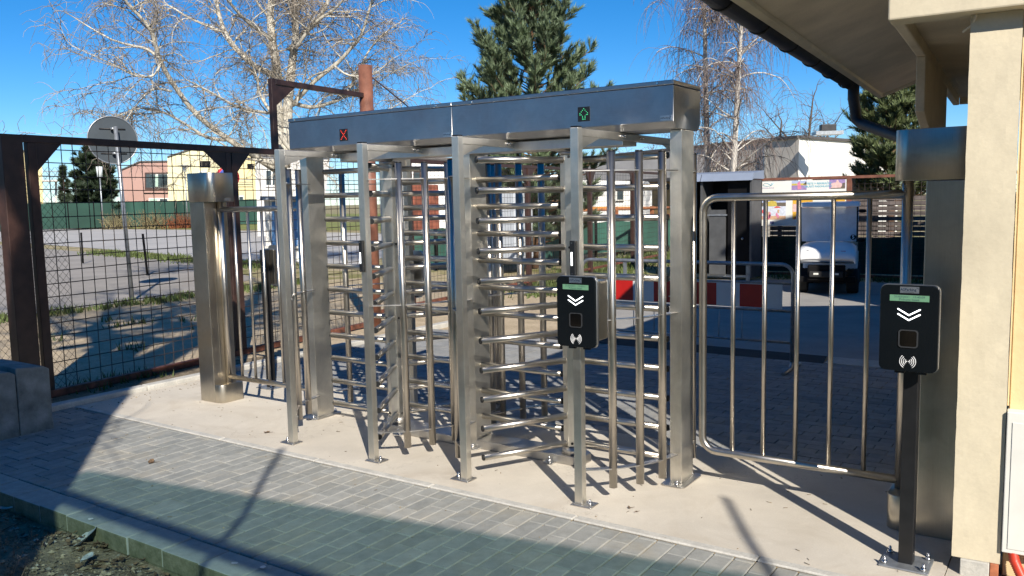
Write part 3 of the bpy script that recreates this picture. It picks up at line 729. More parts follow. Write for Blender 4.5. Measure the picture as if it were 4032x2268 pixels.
def wires(s0, s1, z0, z1, ds, dz, r, wob=.006):
    s = s0+ds
    while s < s1-.02:
        k = R_.uniform(-wob, wob); mb.tube([FP(s+k, z0, .0), FP(s, (z0+z1)/2, .004), FP(s-k, z1, .0)], r, 4, False); s += ds
    z = z0+dz; 
    while z < z1-.02:
        n = max(2, int((s1-s0)/.5)); pts = [FP(s0+(s1-s0)*i/n, z+R_.uniform(-wob, wob), .004) for i in range(n+1)]; mb.tube(pts, r, 4, False); z += dz
wires(.072, 2.245, .06, 2.308, .122, .122, .0045)
wires(2.405, 4.72, .06, 2.30, .122, .122, .0043)
build(mb, 'wire_mesh', M['wire'], parent=FZ)
mb = MB(); wires(4.92, 17.4, .19, 2.285, .10, .12, .0028, .004); build(mb, 'wire_mesh', M['wire'], parent=FZ)
mb = MB()
for k in range(-20, 60):
    for d in (1, -1):
        z0 = .08+.075*k*1.0
        s0, s1 = -.62, .36; za, zb = z0, z0+d*(s1-s0)*1.15
        # clip to height
        t0, t1 = 0, 1
        lo, hi = .06, 2.10
        if za != zb:
            ta, tb = sorted(((lo-za)/(zb-za), (hi-za)/(zb-za))); t0, t1 = max(0, ta), min(1, tb)
        if t1-t0 > .05: mb.tube([FP(s0+(s1-s0)*t0, za+(zb-za)*t0, -.07), FP(s0+(s1-s0)*t1, za+(zb-za)*t1, -.07)], .0018, 3, False)
build(mb, 'chain_link', M['wire'], parent=FZ)
M['board'] = pm('red_brown_board', (.30, .10, .06), .8, var=.3, scale=9, bmp=.3)
t = build(fbox(MB(), 5.86, 6.62, 1.28, 1.97, -.10, -.07), 'noticeboard_back', M['board'], base=FP(6.2, 1.28), label='red-brown wooden panel hung behind the rear mesh fence', cat='panel', bevel=.006)
for z in (1.45, 1.62, 1.80): build(fbox(MB(), 5.865, 6.615, z-.004, z+.004, -.069, -.067), 'batten', M['brown'], parent=t)

# ================================================================ BUILDING ON THE RIGHT
BO = Vector((4.16, .19)); BA = rad(3.3); BX = Vector((math.cos(BA), math.sin(BA))); BY = Vector((-math.sin(BA), math.cos(BA)))
def BP(u, v, z): q = BO+BX*u+BY*v; return Vector((q.x, q.y, z))
def bbox(u0, u1, v0, v1, z0, z1, mi=0, mb=None):
    mb = mb or MB(); vs = [BP(u, v, z) for z in (z0, z1) for v in (v0, v1) for u in (u0, u1)]
    return mb.add(vs, [(0, 2, 3, 1), (4, 5, 7, 6), (0, 1, 5, 4), (2, 6, 7, 3), (0, 4, 6, 2), (1, 3, 7, 5)], mi)
H = thing('gatehouse', 'cream plastered gatehouse with overhanging roof and dark gutter on the right', 'building', BP(2, 2, 0))
def rough_box(name, mat, u0, u1, v0, v1, z0, z1, bev=.008):
    return build(bbox(u0, u1, v0, v1, z0, z1), name, mat, parent=H, bevel=bev, seg=2)
def plaster_pillar():
    mb = MB(); n = 36; vs = []; ring = []
    pr = [(0, 0), (.05, 0), (.10, 0), (.145, 0), (.19, 0), (.19, .08), (.19, .16), (.095, .16), (0, .16), (0, .08)]
    for k in range(n+1):
        z = .07+(2.459-.07)*k/n
        for i, (u, v) in enumerate(pr):
            j = R_.uniform(-.0010, .0010); j2 = R_.uniform(-.0012, .0012) if i in (0, 4, 6, 8) else R_.uniform(-.001, .001)
            vs.append(BP(u+j2, v+j, z))
    m_ = len(pr); fs = [(k*m_+i, k*m_+(i+1) % m_, (k+1)*m_+(i+1) % m_, (k+1)*m_+i) for k in range(n) for i in range(m_)]
    mb.add(vs, fs, 0, False); return build(mb, 'pillar', M['cream'], parent=H)
plaster_pillar()
rough_box('pillar_base', M['edge'], .035, .150, -.016, .15, -.02, .069, .004)
rough_box('pillar_base_strip', pm('brick_red', (.38, .13, .06), .85, var=.2, scale=30), .152, .186, -.012, .15, -.02, .069, .003)
rough_box('front_beam', M['cream'], -.315, 6.2, -.085, .06, 2.46, 3.05)
rough_box('side_beam', M['soffit'], -.312, -.262, .061, 4.30, 2.462, 2.60)
build(bbox(-.261, 6.2, .061, 4.30, 2.525, 2.60), 'ceiling', M['soffit'], parent=H)
rough_box('rear_pillar', M['soffit'], -.31, -.262, 2.05, 2.78, 0, 2.4615, .006)
mb = MB(); mb.ext([BP(-.31, v, z) for v, z in ((2.048, 2.4615), (1.10, 2.4615), (1.10, 2.16), (1.62, 2.05), (2.048, 2.05))], BX.to_3d()*.048); build(mb, 'console', M['soffit'], parent=H, bevel=.004, seg=1)
# sloping eave slab
def eave():
    mb = MB(); v0, v1 = -.09, 5.30
    pr = [(-1.05, 2.70), (-.316, 2.965), (-.316, 3.06), (-1.05, 2.80)]
    mb.ext([BP(u, v0, z) for u, z in pr], (BY*(v1-v0)).to_3d()); return build(mb, 'eave', M['soffit'], parent=H, bevel=.006, seg=1)
eave()
mb = MB(); mb.ext([BP(u, -.088, z) for u, z in ((-1.053, 2.672), (-1.010, 2.685), (-1.010, 2.714), (-1.053, 2.699))], (BY*5.39).to_3d()); build(mb, 'drip_edge', M['cream'], parent=H, bevel=.003, seg=1)
mb = MB(); mb.ext([BP(u, 5.301, z) for u, z in ((-1.05, 2.672), (-.316, 2.935), (-.316, 3.06), (-1.05, 2.80))], (BY*.04).to_3d()); build(mb, 'rear_fascia', M['soffit'], parent=H)
build(bbox(-.261, 6.2, 4.301, 4.34, 2.47, 2.66), 'rear_fascia', M['soffit'], parent=H)
# roof above
mb = MB(); mb.ext([BP(u, -.12, z) for u, z in ((-1.10, 2.785), (-.3, 3.07), (2.8, 4.0), (6.4, 2.99), (6.4, 3.09), (2.8, 4.1), (-1.10, 2.85))], (BY*5.46).to_3d()); build(mb, 'roof', M['roofing'], parent=H)
build(bbox(.200, 6.0, .05, 4.29, 0, 2.524), 'wall', M['creamy'], parent=H, bevel=.004, seg=1)
build(bbox(.193, .199, .035, .052, .78, 2.44), 'wall_edge', M['creamy'], parent=H)
# gutter and downpipe
gp = [BP(-1.155, -.12, 2.742), BP(-1.155, .8, 2.738), BP(-1.150, 2.4, 2.732), BP(-1.145, 4.30, 2.725)]
mb = MB(); n = 10; vs = []; ring = []
ra = .068
for i, p in enumerate(gp):
    for k in range(n+1):
        a = rad(180+180*k/n); vs.append(p+(BX*(ra*math.cos(a))).to_3d()+Vector((0, 0, ra*math.sin(a))))
    for k in range(n+1):
        a = rad(360-180*k/n); vs.append(p+(BX*((ra-.004)*math.cos(a))).to_3d()+Vector((0, 0, (ra-.004)*math.sin(a))))
m_ = 2*(n+1)
fs = [(i*m_+k, i*m_+(k+1) % m_, (i+1)*m_+(k+1) % m_, (i+1)*m_+k) for i in range(len(gp)-1) for k in range(m_)]
fs += [tuple(range(m_)), tuple(reversed(range((len(gp)-1)*m_, len(gp)*m_)))]
mb.add(vs, fs, 0, True); G_ = build(mb, 'gutter', M['gutter'], parent=H)
for v in (.25, 1.0, 1.75, 2.5, 3.25, 4.0):
    mb = MB(); z = 2.742-.004*v; pts = [BP(-1.152+(ra+.004)*math.cos(rad(a)), v, z+(ra+.004)*math.sin(rad(a))) for a in range(170, 371, 20)]; mb.tube(pts, .007, 6); build(mb, 'gutter_bracket', M['gutter'], parent=G_)
dp = [BP(-1.12, 4.20, 2.70), BP(-1.12, 4.20, 2.58), BP(-1.10, 4.20, 2.46), BP(-1.09, 4.20, 2.38), BP(-1.04, 4.15, 2.34), BP(-.75, 3.60, 2.21), BP(-.36, 2.85, 2.05), BP(-.33, 2.83, 1.9), BP(-.33, 2.82, .05)]
build(MB().tube(dp, [.05, .05, .048, .046, .046, .046, .046, .046, .046], 14), 'downpipe', M['gutter'], parent=H)
# small cable stub at beam
build(MB().tube([BP(.02, -.03, 2.452), BP(.005, .02, 2.42), BP(-.03, .05, 2.40)], .006, 6), 'cable_stub', M['soffit'], parent=H)
# white meter box and red conduit
t = thing('meter_box', 'white meter cabinet on the yellow wall at the right edge', 'cabinet', BP(.3, .0, .13))
mbx = build(bbox(.194, .62, -.02, .0495, .135, .765), 'cabinet_body', M['white'], parent=t, bevel=.004)
build(bbox(.215, .60, -.0235, -.0205, .155, .72), 'cabinet_door', M['white'], parent=t, bevel=.001, seg=1)
M['red'] = pm('red_conduit', (.55, .045, .02), .45, var=.12)
mb = MB(); pts = []; rr = []
base = [Vector(BP(.235, .005, .150)), Vector(BP(.245, -.01, .10)), Vector(BP(.275, -.03, .04)), Vector(BP(.33, -.05, -.03)), Vector(BP(.40, -.06, -.10))]
for i in range(len(base)-1):
    for k in range(16):
        f_ = k/16; pts.append(base[i].lerp(base[i+1], f_)); rr.append(.019 if k % 2 else .0225)
mb.tube(pts, rr, 14); build(mb, 'conduit', M['red'], base=BP(.3, -.03, 0), label='red corrugated conduit hanging below the white meter cabinet', cat='conduit')
build(bbox(.20, .9, -.10, .049, -.2, .004), 'plinth', M['asphd'], parent=H)

# ================================================================ OUT OF FRAME, SHADING THE FOREGROUND
ex = Vector((1, .18)).normalized(); ey = Vector((-ex.y, ex.x)); BB = Vector((5.5, -4.1))
def QP(a, b, z): q = BB+ex*a+ey*b; return Vector((q.x, q.y, z))
K = thing('shelter', 'shelter with a green translucent roof standing over the photographer, out of the picture', 'shelter', QP(2, -3, 0))
def qb(a0, a1, b0, b1, z0, z1):
    vs = [QP(a, b, z) for z in (z0, z1) for b in (b0, b1) for a in (a0, a1)]
    return MB().add(vs, [(0, 2, 3, 1), (4, 5, 7, 6), (0, 1, 5, 4), (2, 6, 7, 3), (0, 4, 6, 2), (1, 3, 7, 5)])
def translucent():
    m, t, p = nodes('green_polycarbonate'); tr = t.nodes.new('ShaderNodeBsdfTransparent'); tr.inputs[0].default_value = (.30, .43, .40, 1); mx = t.nodes.new('ShaderNodeMixShader'); mx.inputs[0].default_value = .12
    p.inputs['Base Color'].default_value = (.06, .22, .17, 1); p.inputs['Roughness'].default_value = .3; p.inputs['Transmission Weight'].default_value = 0
    t.links.new(tr.outputs[0], mx.inputs[1]); t.links.new(p.outputs[0], mx.inputs[2]); t.links.new(mx.outputs[0], t.nodes['Material Output'].inputs[0]); return m
mb = MB(); mb.add([QP(a, b, 3.49) for a, b in ((-2.34, 0), (7, 0), (7, -5.5), (-2.34, -5.5))], [(0, 1, 2, 3)]); build(mb, 'roof_sheet', translucent(), parent=K)
build(MB().box(2.2, 12, -4.82, -4.745, 3.36, 3.45), 'purlin', M['brown'], parent=K)
for a in (-2.2, 2.4, 6.8):
    build(qb(a, a+.09, -5.4, -5.31, -.1, 3.48), 'post', M['brown'], parent=K)
build(qb(6.8, 6.89, -.6, -.51, -.1, 3.48), 'post', M['brown'], parent=K)
build(MB().tube([QP(-.75, -.9, 2.9), QP(-.85, -.2, 3.45), QP(-.85, -.05, 3.8), QP(-.83, .1, 4.14)], .021, 8), 'strut', M['gutter'], parent=K)
build(MB().tube([QP(2.05, -.3, 3.3), QP(2.12, .05, 3.8), QP(2.16, .30, 4.06)], .022, 8), 'strut', M['gutter'], parent=K)
N2 = thing('neighbour_house', 'tall house beyond the gatehouse, out of the picture', 'building', (8.5, 10, 0))
mb = MB(); mb.ext([(5.2, y, z) for y, z in ((7.0, 0), (7.0, 6.3), (8.8, 6.3), (9.4, 5.9), (10.1, 4.8), (10.9, 4.45), (13, 3.6), (13, 0))], (6.2, 0, 0)); build(mb, 'wall', M['creamy'], parent=N2)
mb = MB(); mb.ext([(5.1, y, z) for y, z in ((6.9, 6.31), (8.85, 6.31), (9.4, 5.93), (9.4, 6.0), (8.85, 6.4), (6.9, 6.4))], (6.4, 0, 0)); build(mb, 'roof', M['roofing'], parent=N2)

# ================================================================ CROWD BARRIER
yb = 4.3
t = thing('crowd_barrier', 'galvanised crowd barrier with red and white band behind the turnstile', 'barrier', (1.1, yb, 0))
def rnd_path(x0, x1, z0, z1, r):
    p = [(x0, yb, z0)]
    for k in range(6): a = rad(180-90*k/5); p.append((x0+r+r*math.cos(a), yb, z1-r+r*math.sin(a)))
    for k in range(6): a = rad(90-90*k/5); p.append((x1-r+r*math.cos(a), yb, z1-r+r*math.sin(a)))
    return p+[(x1, yb, z0)]
fr = build(MB().tube(rnd_path(-.06, 2.285, .08, 1.034, .11), .019, 12), 'frame', M['galv'], parent=t)
for z, r in ((.846, .013), (.575, .013), (.265, .013)): build(MB().cyl((-.05, yb, z), (2.275, yb, z), r, 10), 'rail', M['galv'], parent=t)
for k in range(9): x = .10+.2405*k; build(MB().cyl((x, yb, .266), (x, yb, .575), .005, 6), 'bar', M['galv'], parent=t)
for x in (.48, 1.84): build(MB().box(x-.02, x+.02, yb-.004, yb+.004, .858, 1.016), 'strut', M['galv'], parent=t)
M['wband'] = pm('white_band', (.62, .66, .66), .5, var=.05); M['rband'] = pm('red_band', (.42, .012, .010), .4, var=.08)
bnd = build(MB().box(.12, 2.19, yb-.022, yb-.017, .598, .838), 'band', M['wband'], parent=t)
for x in (.36, .83, 1.297, 1.766): build(MB().box(x, x+.225, yb-.0245, yb-.0222, .604, .832), 'red_panel', M['rband'], parent=bnd)
for x in (-.06, 2.285):
    mb = MB(); mb.tube([(x, yb, .10), (x, yb, .05), (x, yb-.04, .014), (x, yb-.30, .012)], .018, 10); mb.tube([(x, yb, .05), (x, yb+.04, .014), (x, yb+.28, .012)], .018, 10); build(mb, 'foot', M['galv'], parent=t)

# ================================================================ KIOSK CABINET
t = thing('dark_cabinet', 'tall black open cabinet with a sloping grey lid behind the barrier', 'cabinet', (-1.4, 12.9, 0))
M['dark'] = pm('black_sheet', (.006, .006, .007), .7, var=.2, spec=.15); M['lid'] = pm('grey_lid', (.22, .26, .34), .45, var=.08, scale=2); M['gdoor'] = pm('grey_sheet', (.085, .088, .092), .55, var=.15, scale=5, fine=.15)
build(MB().box(-2.34, -.86, 13.2, 13.24, .05, 2.02), 'back_panel', M['dark'], parent=t)
build(MB().box(-.90, -.86, 12.6, 13.199, .05, 2.02), 'side_panel', M['gdoor'], parent=t); build(MB().box(-2.34, -2.30, 12.6, 13.199, .05, 2.02), 'side_panel', M['dark'], parent=t)
build(MB().box(-1.93, -1.88, 12.6, 13.199, .05, 2.02), 'side_panel', M['gdoor'], parent=t)
for x0, x1 in ((-1.90, -.83), (-2.38, -1.92)):
    mb = MB(); mb.ext([(x0, y, z) for y, z in ((12.52, 2.00), (12.62, 2.15), (13.25, 2.20), (13.25, 2.03), (12.62, 2.03))], (x1-x0, 0, 0)); build(mb, 'lid', M['lid'], parent=t)
build(MB().box(-1.76, -1.42, 12.66, 12.70, .10, 1.42), 'inner_door', M['gdoor'], parent=t); build(MB().box(-1.82, -1.38, 12.64, 12.66, 1.30, 1.33), 'shelf', M['galv'], parent=t)
build(MB().box(-1.879, -.901, 12.72, 13.19, .05, .10), 'floor_panel', M['galv'], parent=t); mb = MB(); mb.ball((-1.05, 12.61, .84), .025); build(mb, 'knob', M['galv'], parent=t)
build(MB().box(-1.379, -.905, 12.68, 12.71, .10, 2.0), 'leaf', M['dark'], parent=t)

# ================================================================ NOTICE BOARD, REAR FENCE
Yb = 14.05
NB = thing('notice_board', 'printed welcome board in a brown frame behind the golf cart', 'notice board', (-.3, Yb, 0))
for x in (-1.31, .655): build(MB().box(x-.045, x+.045, Yb-.03, Yb+.04, 0, 2.0), 'post', M['brown2'], parent=NB)
build(MB().box(-1.36, 4.4, Yb-.03, Yb+.03, 2.0005, 2.055), 'top_rail', M['brown2'], parent=NB)
M['print'] = pm('poster_paper', (.80, .79, .74), .55, var=.03)
pn = build(MB().box(-1.262, .605, Yb-.034, Yb-.0315, 1.045, 1.985), 'panel', M['print'], parent=NB)
def colp(name, c): return pm(name, c, .6, var=.12, scale=25)
C_ = {k: colp('print_'+k, v) for k, v in dict(sky=(.45, .52, .72), yel=(.62, .48, .10), vio=(.36, .25, .48), pink=(.72, .25, .38), tree=(.16, .13, .10), sand=(.66, .42, .26), red=(.70, .08, .07), wat=(.66, .70, .80), wall=(.78, .52, .48), blue=(.06, .08, .28), teal=(.12, .45, .58), org=(.75, .42, .05)).items()}
def pr(x0, x1, z0, z1, c, d=1, parent=None): return build(MB().box(x0, x1, Yb-.0345-.0006*d, Yb-.0342-.0006*(d-1), z0, z1), 'printed_picture', C_[c], parent=pn)
def pp(pts, c, d=2): 
    mb = MB(); mb.add([(x, Yb-.0346-.0006*d, z) for x, z in pts], [tuple(range(len(pts)))]); return build(mb, 'printed_shape', C_[c], parent=pn)
pr(-.486, -.178, 1.79, 1.985, 'sky'); pr(-.486, -.178, 1.79, 1.885, 'vio', 2); pr(-.486, -.178, 1.885, 1.925, 'yel', 2); pp([(-.36, 1.80), (-.28, 1.81), (-.32, 1.975), (-.37, 1.93)], 'pink', 4); pp([(-.25, 1.90), (-.18, 1.90), (-.19, 1.97)], 'tree', 4)
pr(.27, .585, 1.80, 1.985, 'vio'); pp([(.31, 1.80), (.52, 1.80), (.52, 1.90), (.46, 1.93), (.45, 1.97), (.42, 1.98), (.40, 1.93), (.31, 1.91)], 'wall', 2); pp([(.30, 1.80), (.58, 1.80), (.58, 1.84), (.52, 1.86), (.50, 1.82), (.30, 1.815)], 'tree', 3); pp([(.52, 1.84), (.575, 1.84), (.58, 1.92), (.53, 1.91)], 'tree', 4)
pr(-1.25, -.60, 1.18, 1.60, 'wat'); pr(-1.25, -.60, 1.50, 1.60, 'sky', 2); pr(-1.25, -.60, 1.46, 1.535, 'tree', 3); pp([(-1.02, 1.46), (-.78, 1.46), (-.80, 1.56), (-.90, 1.58), (-1.0, 1.55)], 'yel', 5); pr(-1.25, -.60, 1.18, 1.255, 'sand', 2)
for k in range(16):
    x = R_.uniform(-1.24, -.66); z = R_.uniform(1.21, 1.37); pp([(x, z-.04), (x+.03, z-.04), (x+.035, z+.02), (x+.012, z+.045), (x-.008, z+.015)], R_.choice(['pink', 'red', 'sand']), 4+k % 3)
pp([(-.86, 1.425), (-.70, 1.425), (-.74, 1.452), (-.80, 1.457)], 'red', 4)
pr(-.46, -.05, 1.18, 1.58, 'org'); pr(-.45, -.06, 1.34, 1.50, 'wall', 2); pp([(-.44, 1.19), (-.08, 1.19), (-.1, 1.3), (-.3, 1.34)], 'red', 3)
pr(.40, .585, 1.53, 1.60, 'org'); pr(-.93, -.85, 1.09, 1.14, 'blue'); pr(-.06, .36, 1.06, 1.10, 'blue')
mb = MB()
for k in range(9): 
    a = rad(40*k); mb.box(-.89+.014*math.cos(a)-.002, -.89+.014*math.cos(a)+.002, Yb-.0362, Yb-.0358, 1.115+.014*math.sin(a)-.002, 1.115+.014*math.sin(a)+.002)
build(mb, 'star_ring', C_['yel'], parent=pn)
mb = MB(); pts = [(-.99+.10*math.cos(rad(a))*1.0, Yb-.037, 1.92+.035*math.sin(rad(a))) for a in range(200, 400, 15)]; mb.tube(pts, .004, 4); mb.tube([(-1.09, Yb-.037, 1.91), (-1.05, Yb-.037, 1.95), (-.99, Yb-.037, 1.945), (-.92, Yb-.037, 1.905), (-.86, Yb-.037, 1.95)], .004, 4); build(mb, 'fish_emblem', C_['teal'], parent=pn)
text_part('PASOHLÁVKY', .035, C_['vio'], (-.99, Yb-.037, 1.845), pn, sx=1.3)
text_part('VÍTEJTE V REKREAČNÍ', .055, C_['teal'], (.045, Yb-.037, 1.915), pn, bold=.001); text_part('OBLASTI PASOHLÁVKY', .055, C_['teal'], (.045, Yb-.037, 1.855), pn, bold=.001)
RF = thing('rear_fence', 'dark mesh fence with green screening behind the golf cart', 'fence', (1.5, 14.2, 0))
M['net'] = pm('green_net', (.018, .050, .036), .8, var=.25, scale=3); M['netl'] = pm('pale_green_net', (.03, .10, .075), .8, var=.3, scale=.8)
mb = MB(); n = 60
for i in range(n+1):
    x = -1.25+5.7*i/n; 
    for z in (.06, .45, .80): mb.v.append((x, 14.25+.02*math.sin(i*1.3+z*4), z))
for i in range(n):
    for j in range(2): q = i*3+j; mb.f.append((q, q+3, q+4, q+1)); mb.m.append(0); mb.s.append(True)
build(mb, 'green_screen', M['net'], parent=RF)
mb = MB()
for i in range(50): mb.cyl((-1.25+.115*i, 14.12, .03), (-1.25+.115*i, 14.12, 2.0), .004, 4)
for i in range(22): mb.cyl((-1.25, 14.12, .1+.085*i), (4.4, 14.12, .1+.085*i), .004, 4)
build(mb, 'wire_mesh', M['wire'], parent=RF)
build(MB().box(-1.25, 4.4, 14.08, 14.14, -.01, .05), 'bottom_rail', M['rust'], parent=RF)
for x in (2.7, 4.4): build(MB().box(x-.04, x+.04, 14.02, 14.10, 0, 2.0), 'post', M['brown'], parent=RF)
M['slat'] = pm('weathered_slat', (.17, .14, .13), .85, var=.3, island=.35, scale=5)
SF = thing('slat_screen', 'weathered grey horizontal slat screen seen through the mesh right of the golf cart', 'fence', (1.5, 14.9, 0))
for k in range(9): build(MB().box(-1.2, 5.0, 14.9, 14.925, .70+.105*k, .70+.105*k+.088), 'slat', M['slat'], parent=SF)
for x in (-1.0, 1.0, 3.0, 4.9): build(MB().box(x-.04, x+.04, 14.93, 15.0, 0, 1.62), 'post', M['brown'], parent=SF)

# ================================================================ GOLF CART
cx, cy = .945, 11.2
GC = thing('golf_cart', 'white golf cart parked in front of the notice board', 'golf cart', (cx, cy, 0))
M['cart'] = pm('cart_white', (.82, .83, .84), .35, var=.04, coat=.2); M['rubber'] = pm('tyre_rubber', (.018, .018, .018), .8, var=.2, bmp=.3)
M['seat'] = pm('beige_seat', (.50, .45, .36), .7, var=.1)
def lbox(x0, x1, y0, y1, z0, z1): return MB().box(cx+x0, cx+x1, cy+y0, cy+y1, z0, z1)
def wheel(x, y):
    s_ = 1 if x > 0 else -1
    prof = [(.0, .10), (.11, .10), (.12, .075), (.16, .10), (.19, .098), (.205, .075), (.208, .0), (.205, -.075), (.19, -.098), (.16, -.10), (.12, -.075)]
    mb = MB(); n = 24; vs = []
    pf = [(.115, .09), (.16, .10), (.19, .097), (.204, .075), (.206, 0), (.204, -.075), (.19, -.097), (.16, -.10), (.115, -.09)]
    for i in range(n):
        a = 2*PI*i/n
        for r, w_ in pf: vs.append((cx+x+w_, cy+y+r*math.cos(a), .206+r*math.sin(a)))
    k = len(pf); fs = [(i*k+j, i*k+(j+1) % k, ((i+1) % n)*k+(j+1) % k, ((i+1) % n)*k+j) for i in range(n) for j in range(k)]
    mb.add(vs, fs, 0, True); tw = build(mb, 'wheel', M['rubber'], parent=GC)
    mb = MB()
    for i in range(n):
        a = 2*PI*(i+.5)/n
        for w_ in (-.06, 0, .06): mb.obox((cx+x+w_, cy+y+.207*math.cos(a), .206+.207*math.sin(a)), (.045, .035, .006), 0, 0, a-PI/2)
    build(mb, 'tread', M['rubber'], parent=tw)
    build(MB().cyl((cx+x-.06, cy+y, .206), (cx+x+.06, cy+y, .206), .114, 20), 'rim', M['galv'], parent=tw)
for x in (-.41, .41): wheel(x, 0); wheel(x, 1.62)
# cowl: lofted shell
mb = MB(); secs = []
for (y, w_, zt, zb) in ((-.47, .44, .58, .535), (-.485, .46, .63, .53), (-.465, .47, .70, .53), (-.38, .475, .775, .535), (-.20, .478, .82, .54), (.05, .478, .85, .55), (.30, .468, .87, .55)):
    ring = []
    for k in range(17):
        a = PI*k/16; ca = math.cos(a); ring.append((cx+w_*math.copysign(abs(ca)**.55, ca), cy+y, zb+(zt-zb)*(abs(math.sin(a))**.30)))
    secs.append(ring)
vs = [p for r in secs for p in r]; m_ = 17
mb.add(vs, [(i*m_+k, i*m_+k+1, (i+1)*m_+k+1, (i+1)*m_+k) for i in range(len(secs)-1) for k in range(m_-1)]+[tuple(range(m_))], 0, True)
cowl = build(mb, 'cowl', M['cart'], parent=GC)
build(lbox(-.46, .46, -.36, 2.05, .20, .30), 'chassis', M['dark'], parent=GC, bevel=.01); build(lbox(-.30, .30, -.45, -.30, .24, .5), 'front_apron', M['dark'], parent=GC, bevel=.02)
build(lbox(-.27, .27, -.50, -.44, .30, .40), 'bumper', M['rubber'], parent=GC, bevel=.015)
for x in (-.16, .16): build(lbox(x-.04, x+.04, -.508, -.498, .345, .375), 'headlight', M['white'], parent=GC)
build(lbox(-.47, .47, .9, 2.05, .301, .62), 'rear_body', M['cart'], parent=GC, bevel=.04)
build(lbox(-.46, .46, 1.0, 1.45, .621, .74), 'seat', M['seat'], parent=GC, bevel=.04); build(lbox(-.46, .46, 1.42, 1.52, .75, 1.12), 'backrest', M['seat'], parent=GC, bevel=.03)
build(MB().add([(cx+x, cy+y, z) for x, y, z in ((-.50, -.05, 1.475), (.50, -.05, 1.475), (.50, 1.75, 1.475), (-.50, 1.75, 1.475), (-.48, -.03, 1.555), (.48, -.03, 1.555), (.48, 1.72, 1.555), (-.48, 1.72, 1.555))], [(3, 2, 1, 0), (4, 5, 6, 7), (0, 1, 5, 4), (1, 2, 6, 5), (2, 3, 7, 6), (3, 0, 4, 7)]), 'canopy', M['cart'], parent=GC, bevel=.02)
for x in (-.46, .46):
    build(MB().tube([(cx+x, cy+.26, .86), (cx+x*.99, cy+.08, 1.53)], .014, 8), 'windscreen_post', M['dark'], parent=GC); build(MB().tube([(cx+x*.97, cy+1.62, .6), (cx+x*.97, cy+1.66, 1.53)], .016, 8), 'rear_post', M['galv'], parent=GC)
def glassmat(name, tint, rough, alpha):
    m, t, p = nodes(name); tr = t.nodes.new('ShaderNodeBsdfTransparent'); mx = t.nodes.new('ShaderNodeMixShader'); p.inputs['Base Color'].default_value = tuple(tint)+(1,); p.inputs['Roughness'].default_value = rough
    n = noise(t, coords(t), 3, 4); f_ = ramp(t, n.outputs[0], [(.35, (alpha*.8,)*3), (.7, (min(1, alpha*1.25),)*3)])
    t.links.new(f_.outputs[0], mx.inputs[0]); t.links.new(tr.outputs[0], mx.inputs[1]); t.links.new(p.outputs[0], mx.inputs[2]); t.links.new(mx.outputs[0], t.nodes['Material Output'].inputs[0]); return m
M['wind'] = glassmat('scuffed_windscreen', (.78, .82, .88), .4, .80)
build(MB().add([(cx+x, cy+y, z) for x, y, z in ((-.45, .245, .87), (.45, .245, .87), (.45, .065, 1.47), (-.45, .065, 1.47), (-.45, .25, .87), (.45, .25, .87), (.45, .07, 1.47), (-.45, .07, 1.47))], [(0, 1, 2, 3), (7, 6, 5, 4), (0, 4, 5, 1), (2, 6, 7, 3), (1, 5, 6, 2), (3, 7, 4, 0)]), 'windscreen', M['wind'], parent=GC)
sw = MB(); ctr = Vector((cx+.255, cy+.52, .985)); axv = Vector((0, -.75, .66)).normalized(); e1 = Vector((1, 0, 0)); e2 = axv.cross(e1)
sw.tube([ctr+(e1*math.cos(2*PI*k/24)+e2*math.sin(2*PI*k/24))*.15 for k in range(24)], .014, 8, closed=True)
for a in (0, 120, 240): sw.tube([ctr, ctr+(e1*math.cos(rad(a+90))+e2*math.sin(rad(a+90)))*.15], .014, 6)
sw.cyl(ctr-axv*.02, ctr+axv*.03, .05, 12); sw.cyl(ctr, ctr+Vector((0, -.28, -.22)), .018, 8); build(sw, 'steering_wheel', M['dark'], parent=GC)
build(MB().add([], []), 'x', M['dark']) if False else None
for x, z in ((.54, 1.40), (.53, .90)):
    mb = MB(); mb.ball((cx+x, cy+.06, z), .06, 10, 6, sc=(1.1, .5, .55)); mb.cyl((cx+.46, cy+.1, z), (cx+x, cy+.07, z), .008, 6); build(mb, 'side_mirror', M['dark'], parent=GC)
mb = MB(); mb.ball((cx-.02, cy+.10, 1.46), .06, 10, 6, sc=(1.2, .4, .5)); build(mb, 'rear_view_mirror', M['seat'], parent=GC)
mb = MB(); mb.cyl((cx+.40, cy+.205, .945), (cx+.40, cy+.21, .945), .047, 18); dsk = build(mb, 'number_disc', M['dark'], parent=GC); text_part('5', .085, M['mark'], (cx+.40, cy+.2035, .945), dsk, bold=.003)
build(lbox(-.13, .16, -.467, -.460, .555, .62), 'badge', C_['blue'], parent=cowl); text_part('EZGO', .058, M['plate'], (cx+.015, cy-.469, .587), cowl, sx=1.3, bold=.001)
text_part('ATC MERKUR', .042, M['ink'], (cx+.0, cy-.448, .665), cowl, sx=1.3, bold=.0015, tilt=-.35)
mb = MB(); mb.add([(cx+.22, cy-.447, .66), (cx+.30, cy-.445, .66), (cx+.30, cy-.415, .745), (cx+.22, cy-.417, .745)], [(0, 1, 2, 3)]); build(mb, 'red_sticker', C_['red'], parent=cowl)
mb = MB(); mb.ball((cx-.30, cy-.405, .735), .03, 8, 4, sc=(1.2, .25, .6)); build(mb, 'emblem', M['dark'], parent=cowl)
GC.rotation_euler = (0, 0, rad(11))

